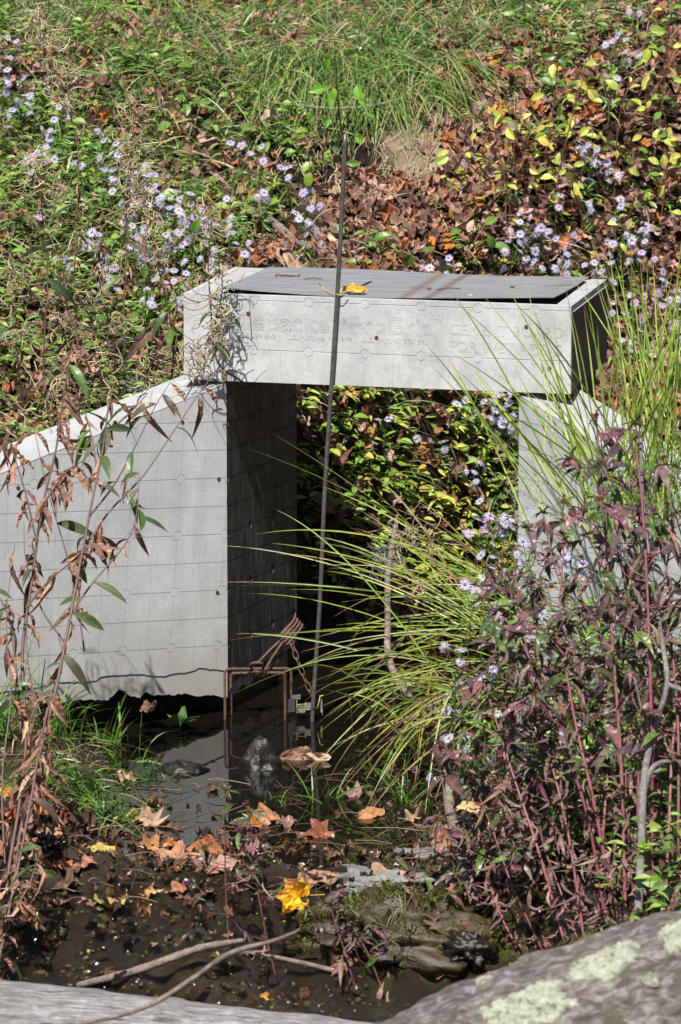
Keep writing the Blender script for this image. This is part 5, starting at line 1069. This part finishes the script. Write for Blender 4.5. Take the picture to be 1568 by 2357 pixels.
tag(link('dry_leaf_tangle', mb.mesh('dry_leaf_tangle', M['dead'])), 'shrivelled brown leaves at the foot of the purple plants', 'dead leaves', None, 'stuff')
# wet leaf bits in the shallow
mb = MB(); k = 950; P = np.stack([rng.uniform(-.62, .3, k), rng.normal(-.95, .15, k), np.zeros(k)], -1); e = rng.random(k) < .3; P[e, 1] = rng.uniform(-1.5, -.45, e.sum()); P[:, 2] = np.maximum(terrain(P[:, 0], P[:, 1]), -.001)+.002
keep = (rng.random(k) > .72*sstep(-.16, -.10, P[:, 0])) & ~((P[:, 1] > -.8) & (P[:, 0] > -.28) & (P[:, 0] < .08) & (rng.random(k) < .8)); P = P[keep]; k = len(P); kind = rng.integers(0, len(LIT), k)
for t in range(len(LIT)):
    q = kind == t; n_ = q.sum(); mb.inst(LIT[t], P[q], frames(np.stack([rng.normal(size=n_), rng.normal(size=n_), np.zeros(n_)], -1), rdir(n_, 2.6)), rng.uniform(.010, .045, n_)*rng.uniform(.6, 1, n_), pick([(.05, .026, .016), (.09, .04, .022), (.03, .018, .012), (.13, .055, .025), (.16, .09, .06)], n_, .3))
tag(link('wet_leaf_bits', mb.mesh('wet_leaf_bits', M['wetleaf'])), 'sodden dark leaf fragments lying in the shallow water', 'leaf litter', None, 'stuff')
mb = MB()
for _ in range(150):
    p = np.array([rng.uniform(-.6, .3), rng.uniform(-1.25, -.45), 0]); p[2] = max(terrain(p[0], p[1]), 0)+.004; a = rng.uniform(0, 6.28); L = rng.uniform(.03, .11); d = np.array([math.cos(a), math.sin(a)*.6, rng.normal(0, .06)])
    mb.tube([p, p+d*L*.5+UP*.003, p+d*L], [.0009, .0009, .0005], pick([(.12, .07, .045), (.2, .13, .08), (.06, .035, .03)], 1)[0], 4, False)
tag(link('floating_stalks', mb.mesh('floating_stalks', M['wetleaf'])), 'thin dead stalks floating on the shallow', 'dead stalks', None, 'stuff')
GRV = []
for s_ in range(6):
    r = np.random.default_rng(s_); n_, m_ = 8, 6; th = np.linspace(0, 2*math.pi, n_, endpoint=False)[None]; ph = np.linspace(.15, math.pi-.15, m_)[:, None]
    D_ = np.stack([np.cos(th)*np.sin(ph), np.sin(th)*np.sin(ph)*.8, (np.cos(ph)+0*th)*.55], -1).reshape(-1, 3)*(1+r.uniform(-.28, .28, (n_*m_, 1))); a_ = np.arange(m_-1)[:, None]*n_; b_ = np.arange(n_)[None]; b2_ = (b_+1) % n_
    GRV.append((D_, [np.stack([a_+b_, a_+n_+b_, a_+n_+b2_, a_+b2_], -1).reshape(-1, 4), np.array([list(range(n_))]), np.array([list(range((m_-1)*n_, m_*n_))[::-1]])], None))
M['gravel'] = leaf_mat('wet_gravel', 0, .24, .5, 160, .5)
mb = MB(); k = 3600; P = np.stack([rng.uniform(-.68, .34, k), rng.uniform(-1.62, -1.05, k), np.zeros(k)], -1); P = P[vnoise(P[:, 0]*7+3, P[:, 1]*7, 91) > .36]; k = len(P); P[:, 2] = terrain(P[:, 0], P[:, 1])+.001; sz = rng.uniform(.0016, .0055, k)*np.where(rng.random(k) < .07, 2.8, 1)
for t in range(6):
    q = np.arange(t, k, 6); n_ = len(q); mb.inst(GRV[t], P[q], frames(np.stack([rng.normal(size=n_), rng.normal(size=n_), rng.normal(0, .2, n_)], -1), rdir(n_, 2)), sz[q], pick([(.030, .018, .008), (.05, .03, .014), (.018, .012, .007), (.07, .045, .02), (.04, .036, .012)], n_, .4))
tag(link('wet_gravel', mb.mesh('wet_gravel', M['gravel'], False)), 'wet brown grit and small stones on the face of the little fall', 'gravel', None, 'stuff')
# green specks of water plants on the wet face
mb = MB(); k = 260; P = np.stack([rng.uniform(-.55, .28, k), rng.uniform(-1.35, -1.05, k), np.zeros(k)], -1); P = P[vnoise(P[:, 0]*9, P[:, 1]*9, 5) > .5]; P[:, 2] = terrain(P[:, 0], P[:, 1])+.004; k = len(P)
mb.inst(leaf_T(.8, 3, .1, .1), P, frames(rdir(k, .2), rdir(k, 2)), rng.uniform(.003, .008, k), pick([(.14, .28, .03), (.2, .33, .05)], k)); tag(link('water_starwort', mb.mesh('water_starwort', M['leaf'])), 'tiny green leaflets on the wet rock face', 'water weed', None, 'stuff')

def leaf(px, py, size, kind, colr, label, up=(0, -.5, 1.0), dirv=None, wet=False, lift=.006, at=None, two=None, seed=None):
    r = np.random.default_rng(int(px*7+py)); T = litter_T(int(px*3+py) if seed is None else seed, kind, crumple=r.uniform(.35, .8), curl=r.uniform(.15, .7)); g = G(px, py, -2.2) if at is None else at
    g = g.copy(); g[2] += lift; a = r.uniform(0, 6.28) if dirv is None else R(dirv); d = np.array([[math.cos(a), math.sin(a)*.8, .1]]); c = np.array([colr], float); mb = MB(); mb.inst(T, g[None], frames(d, np.array([up])+r.normal(0, .12, (1, 3))), np.array([size*1.1]), c)
    if two is not None:
        C = mb.C[0]; w = sstep(-.2, .2, fbm(T[0][:, 0]*3, T[0][:, 1]*3+px, 3))[:, None]; mb.C[0] = C*(1-w)+np.array(two)*w*C/np.array(colr)
    q = g+np.array([-math.cos(a), -math.sin(a)*.8, .02])*size*.5; mb.tube([g-(g-q)*.3, q], [.0009, .0006], np.array(colr)*.7, 4, False)
    return single('fallen_leaf', mb, M['wetleaf' if wet else 'dead'], label, 'leaf', 'fallen leaves', loc=g)
LV = [(140, 2078, .075, 'maple', (.20, .095, .085), 'mauve brown maple leaf draped over the wet ledge at left', dict(dirv=200)), (258, 2085, .080, 'maple', (.32, .19, .10), 'tan star shaped maple leaf with a yellowish patch hanging on the ledge', dict(dirv=270, two=(.36, .30, .08), up=(0, -.9, .7))),
 (395, 1992, .082, 'maple', (.36, .18, .10), 'largest curled orange brown leaf at the middle of the wet ledge', dict(dirv=20)), (228, 1962, .045, 'oval', (.42, .32, .08), 'crumpled mustard leaf above the ledge', {}), (148, 2005, .055, 'oak', (.42, .15, .05), 'bright orange curled leaf at left of the ledge', {}),
 (292, 2012, .04, 'oak', (.27, .17, .14), 'small mauve crumpled leaf between the mustard leaf and the largest one', {}), (335, 2062, .04, 'maple', (.42, .25, .10), 'little tan leaf scrap touching the star shaped leaf', {}), (515, 2000, .06, 'oak', (.34, .20, .16), 'pinkish curled leaf right of the largest curled one', {}), (562, 2025, .05, 'oak', (.24, .16, .14), 'grey pink leaf under the pinkish curled one', {}),
 (498, 1958, .06, 'oval', (.34, .10, .04), 'wet rust red leaf edge above the pinkish leaf', dict(wet=True)), (400, 1952, .045, 'oval', (.42, .13, .04), 'small wet orange red leaf before the dark water', dict(wet=True)), (690, 2112, .080, 'maple', (.78, .42, .02), 'bright yellow orange leaf near the bottom centre', dict(dirv=190, two=(.62, .20, .03), up=(0, -1, .45), lift=.035)),
 (722, 2032, .07, 'oval', (.30, .16, .11), 'smooth brown oval leaf in front of the flat grey rock', dict(dirv=10, up=(0, -.6, 1))), (850, 1882, .055, 'oval', (.36, .16, .07), 'tan orange oval leaf on the mossy hump', dict(dirv=40)), (573, 1908, .055, 'oak', (.36, .13, .04), 'ragged orange leaf lying on wet moss', dict(wet=True)), (748, 1925, .065, 'maple', (.24, .085, .05), 'curled dark red leaf standing on the wet slab', dict(wet=True)),
 (692, 1748, .065, 'oval', (.27, .14, .09), 'rolled brown leaf leaning by the pointed rock', dict(up=(.4, -.9, .5))), (722, 1752, .05, 'oval', (.44, .29, .20), 'pale tan leaf beside the rolled brown one', dict(up=(0, -1, .3))), (130, 1925, .045, 'oval', (.42, .22, .12), 'pale orange leaf under the bright grass', dict(up=(0, -1, .5))), (22, 1832, .055, 'oval', (.48, .17, .04), 'bright orange leaf at the left edge', dict(wet=True)), (32, 1885, .05, 'oak', (.36, .07, .03), 'wet red leaf at the left edge below the orange one', dict(wet=True)),
 (140, 1880, .04, 'oak', (.26, .07, .04), 'dark red crumpled leaf beside the pale orange leaf', dict(wet=True)), (1082, 1872, .05, 'oak', (.50, .34, .17), 'pale yellow tan leaf beside the crooked branch', {}), (1012, 1962, .05, 'oval', (.32, .18, .14), 'pink brown leaf at the left of the lower branch', dict(up=(0, -1, .5))), (1000, 2010, .035, 'oval', (.34, .15, .10), 'small rust leaf below the pink brown one', {}), (292, 1800, .055, 'oval', (.42, .28, .18), 'pale tan leaf at the water edge under the grass', {}),
 (608, 2305, .03, 'oval', (.5, .24, .06), 'little orange leaf just above the silvery log', dict(up=(0, -1, .6))), (790, 2232, .07, 'oak', (.20, .09, .05), 'dark brown crumpled leaf among the slender plants', {}), (1060, 2060, .045, 'oak', (.32, .13, .09), 'rusty leaf before the purple thicket', {}), (60, 1950, .05, 'oak', (.28, .13, .09), 'brown leaf below the withered stalk', {}), (470, 2060, .045, 'oak', (.18, .10, .08), 'dull brown leaf on the wet ledge below the pinkish leaf', {}), (655, 1905, .05, 'oak', (.16, .09, .06), 'dull leaf half sunk in the wet shallow', dict(wet=True)),
 (255, 1890, .04, 'oak', (.16, .06, .035), 'dark wet leaf under the drooping grass', dict(wet=True)), (1215, 1905, .05, 'oak', (.34, .18, .12), 'brown leaf hanging in the purple thicket', {}), (1160, 2090, .04, 'oak', (.36, .16, .1), 'rust leaf at the foot of the low wilted plant', {}),
 (690, 42, .06, 'oval', (.62, .44, .09), 'yellow leaf in the grass at the top centre', {}), (232, 75, .05, 'oak', (.48, .19, .04), 'orange curled leaf in the grass at the top left', {}), (285, 60, .06, 'oak', (.33, .12, .05), 'rust leaf beside the orange curled one in the grass', {}), (362, 72, .07, 'maple', (.27, .16, .12), 'dull tan leaf in the grass at upper left', {}), (75, 125, .045, 'oak', (.52, .25, .05), 'orange leaf above the leftmost asters', {}), (205, 243, .04, 'maple', (.42, .42, .06), 'yellow green leaf among the herbs at left', {}), (388, 310, .035, 'oak', (.62, .38, .04), 'bright orange yellow leaf above the asters', {}),
 (1232, 402, .065, 'oak', (.46, .22, .06), 'large orange leaf on the right slope', {}), (1292, 412, .05, 'oak', (.42, .16, .05), 'orange leaf right of the large one on the slope', {}), (1000, 445, .055, 'oval', (.38, .19, .12), 'pale brown leaf below the soil scarp', {}), (1010, 480, .06, 'maple', (.30, .12, .08), 'broad red brown leaf in the gully', {}), (905, 455, .05, 'maple', (.2, .13, .11), 'grey brown leaf under the scarp', {}), (1080, 500, .05, 'oak', (.36, .2, .12), 'tan leaf right of the broad red brown one', {}), (225, 690, .045, 'maple', (.36, .28, .27), 'pale mauve grey leaf under the asters above the wall', {}), (215, 540, .05, 'oak', (.38, .2, .13), 'tan leaf among the herbs at mid left', {})]
for px, py, sz, kd, c, lab, kw in LV: leaf(px, py, sz, kd, c, lab, **kw)
leaf(425, 1660, .065, 'maple', (.05, .10, .02), 'broad green leaf lying on the water under the broken foot of the left wall', at=U(425, 1655, -.12), lift=.0, up=(0, -.15, 1))
leaf(345, 1640, .05, 'oak', (.22, .12, .09), 'brown leaf hanging under the broken foot of the left wall', at=U(345, 1632, -.13), lift=.0, up=(0, -1, .3))
leaf(822, 672, .046, 'oval', (.60, .36, .05), 'curled yellow leaf lying on the front edge of the sheet by the rod', at=on_sheet(822, 672, .006), lift=.004, dirv=182, up=(0, -.55, 1), seed=9)
mb = MB(); mb.tube(catmull([on_sheet(732, 650, .02), on_sheet(745, 664, .008), on_sheet(775, 678, .008), on_sheet(800, 678, .008)], 5), .0009, (.55, .40, .06), 5); single('leaf_stalk', mb, M['dry'], 'thin yellow stalk on the sheet left of the rod', 'stalk')
for i in range(34):
    px, py = rng.uniform(-10, 620), rng.normal(1975, 70)
    if i > 24: px, py = rng.uniform(600, 1120), rng.uniform(1830, 2260)
    kd = ('oak', 'oval', 'maple')[i % 3]; nm, c = (('mauve brown', (.23, .13, .115)), ('rust brown', (.30, .13, .075)), ('tan', (.36, .23, .15)), ('dark sodden', (.10, .055, .04)), ('orange brown', (.38, .17, .07)))[i % 5]
    tag(leaf(px, py, rng.uniform(.04, .07), kd, c, '', wet=i % 5 == 3 or i % 4 == 0, up=(0, -.6, 1)), nm+' leaf in the heap of leaves along the wet ledge' if i <= 24 else nm+' leaf scattered round the flat rocks', 'leaf', 'fallen leaves of the wet ledge')
# larger leaves of the litter, each its own
TONE = [('brown', (.24, .13, .095)), ('rust red', (.27, .10, .06)), ('pale tan', (.36, .24, .18)), ('dark brown', (.13, .075, .058)), ('orange brown', (.38, .17, .07))]
P, px, py = spread(6000); dn = d_litter(px, py); keep = (rng.random(len(P)) < dn) & ~in_walls(P, .05) & (P[:, 2] > .02); P, px, py = P[keep][:200], px[keep][:200], py[keep][:200]
LM = {}
for p, x_, y_ in zip(P, px, py):
    nm, c = TONE[rng.integers(0, 5)]; t = int(rng.integers(0, 12))
    if (nm, t) not in LM: mb = MB(); mb.inst(LIT[t], np.zeros((1, 3)), np.eye(3)[None], np.ones(1), np.array([c])); LM[nm, t] = mb.mesh('fallen_leaf', M['dead'])
    o = link('fallen_leaf', LM[nm, t]); o.location = p+UP*.014; s = rng.uniform(.05, .075); o.scale = (s, s, s); n_ = tnormal(p[0], p[1])*1.0+rdir(1)[0]*.55; d = rdir(1); o.rotation_euler = Matrix(frames(d-n_*(d@n_)[:, None]/(n_@n_), n_[None])[0].tolist()).to_euler()
    zn = 'in the gully under the soil scarp' if x_ < 1000 and y_ > 400 and x_ > 730 and y_ < 700 else 'seen through the opening under the box' if y_ > 870 and 660 < x_ < 1210 else 'among herbs on the left bank' if x_ < 640 and y_ > 200 else 'in the grass along the top' if x_ < 1060 and y_ < 300 else 'on the upper right slope' if y_ < 330 else 'on the slope right of the box' if x_ > 1080 else 'behind the box'
    tag(o, nm+' dead leaf lying '+zn, 'leaf', nm+' leaves lying '+zn)
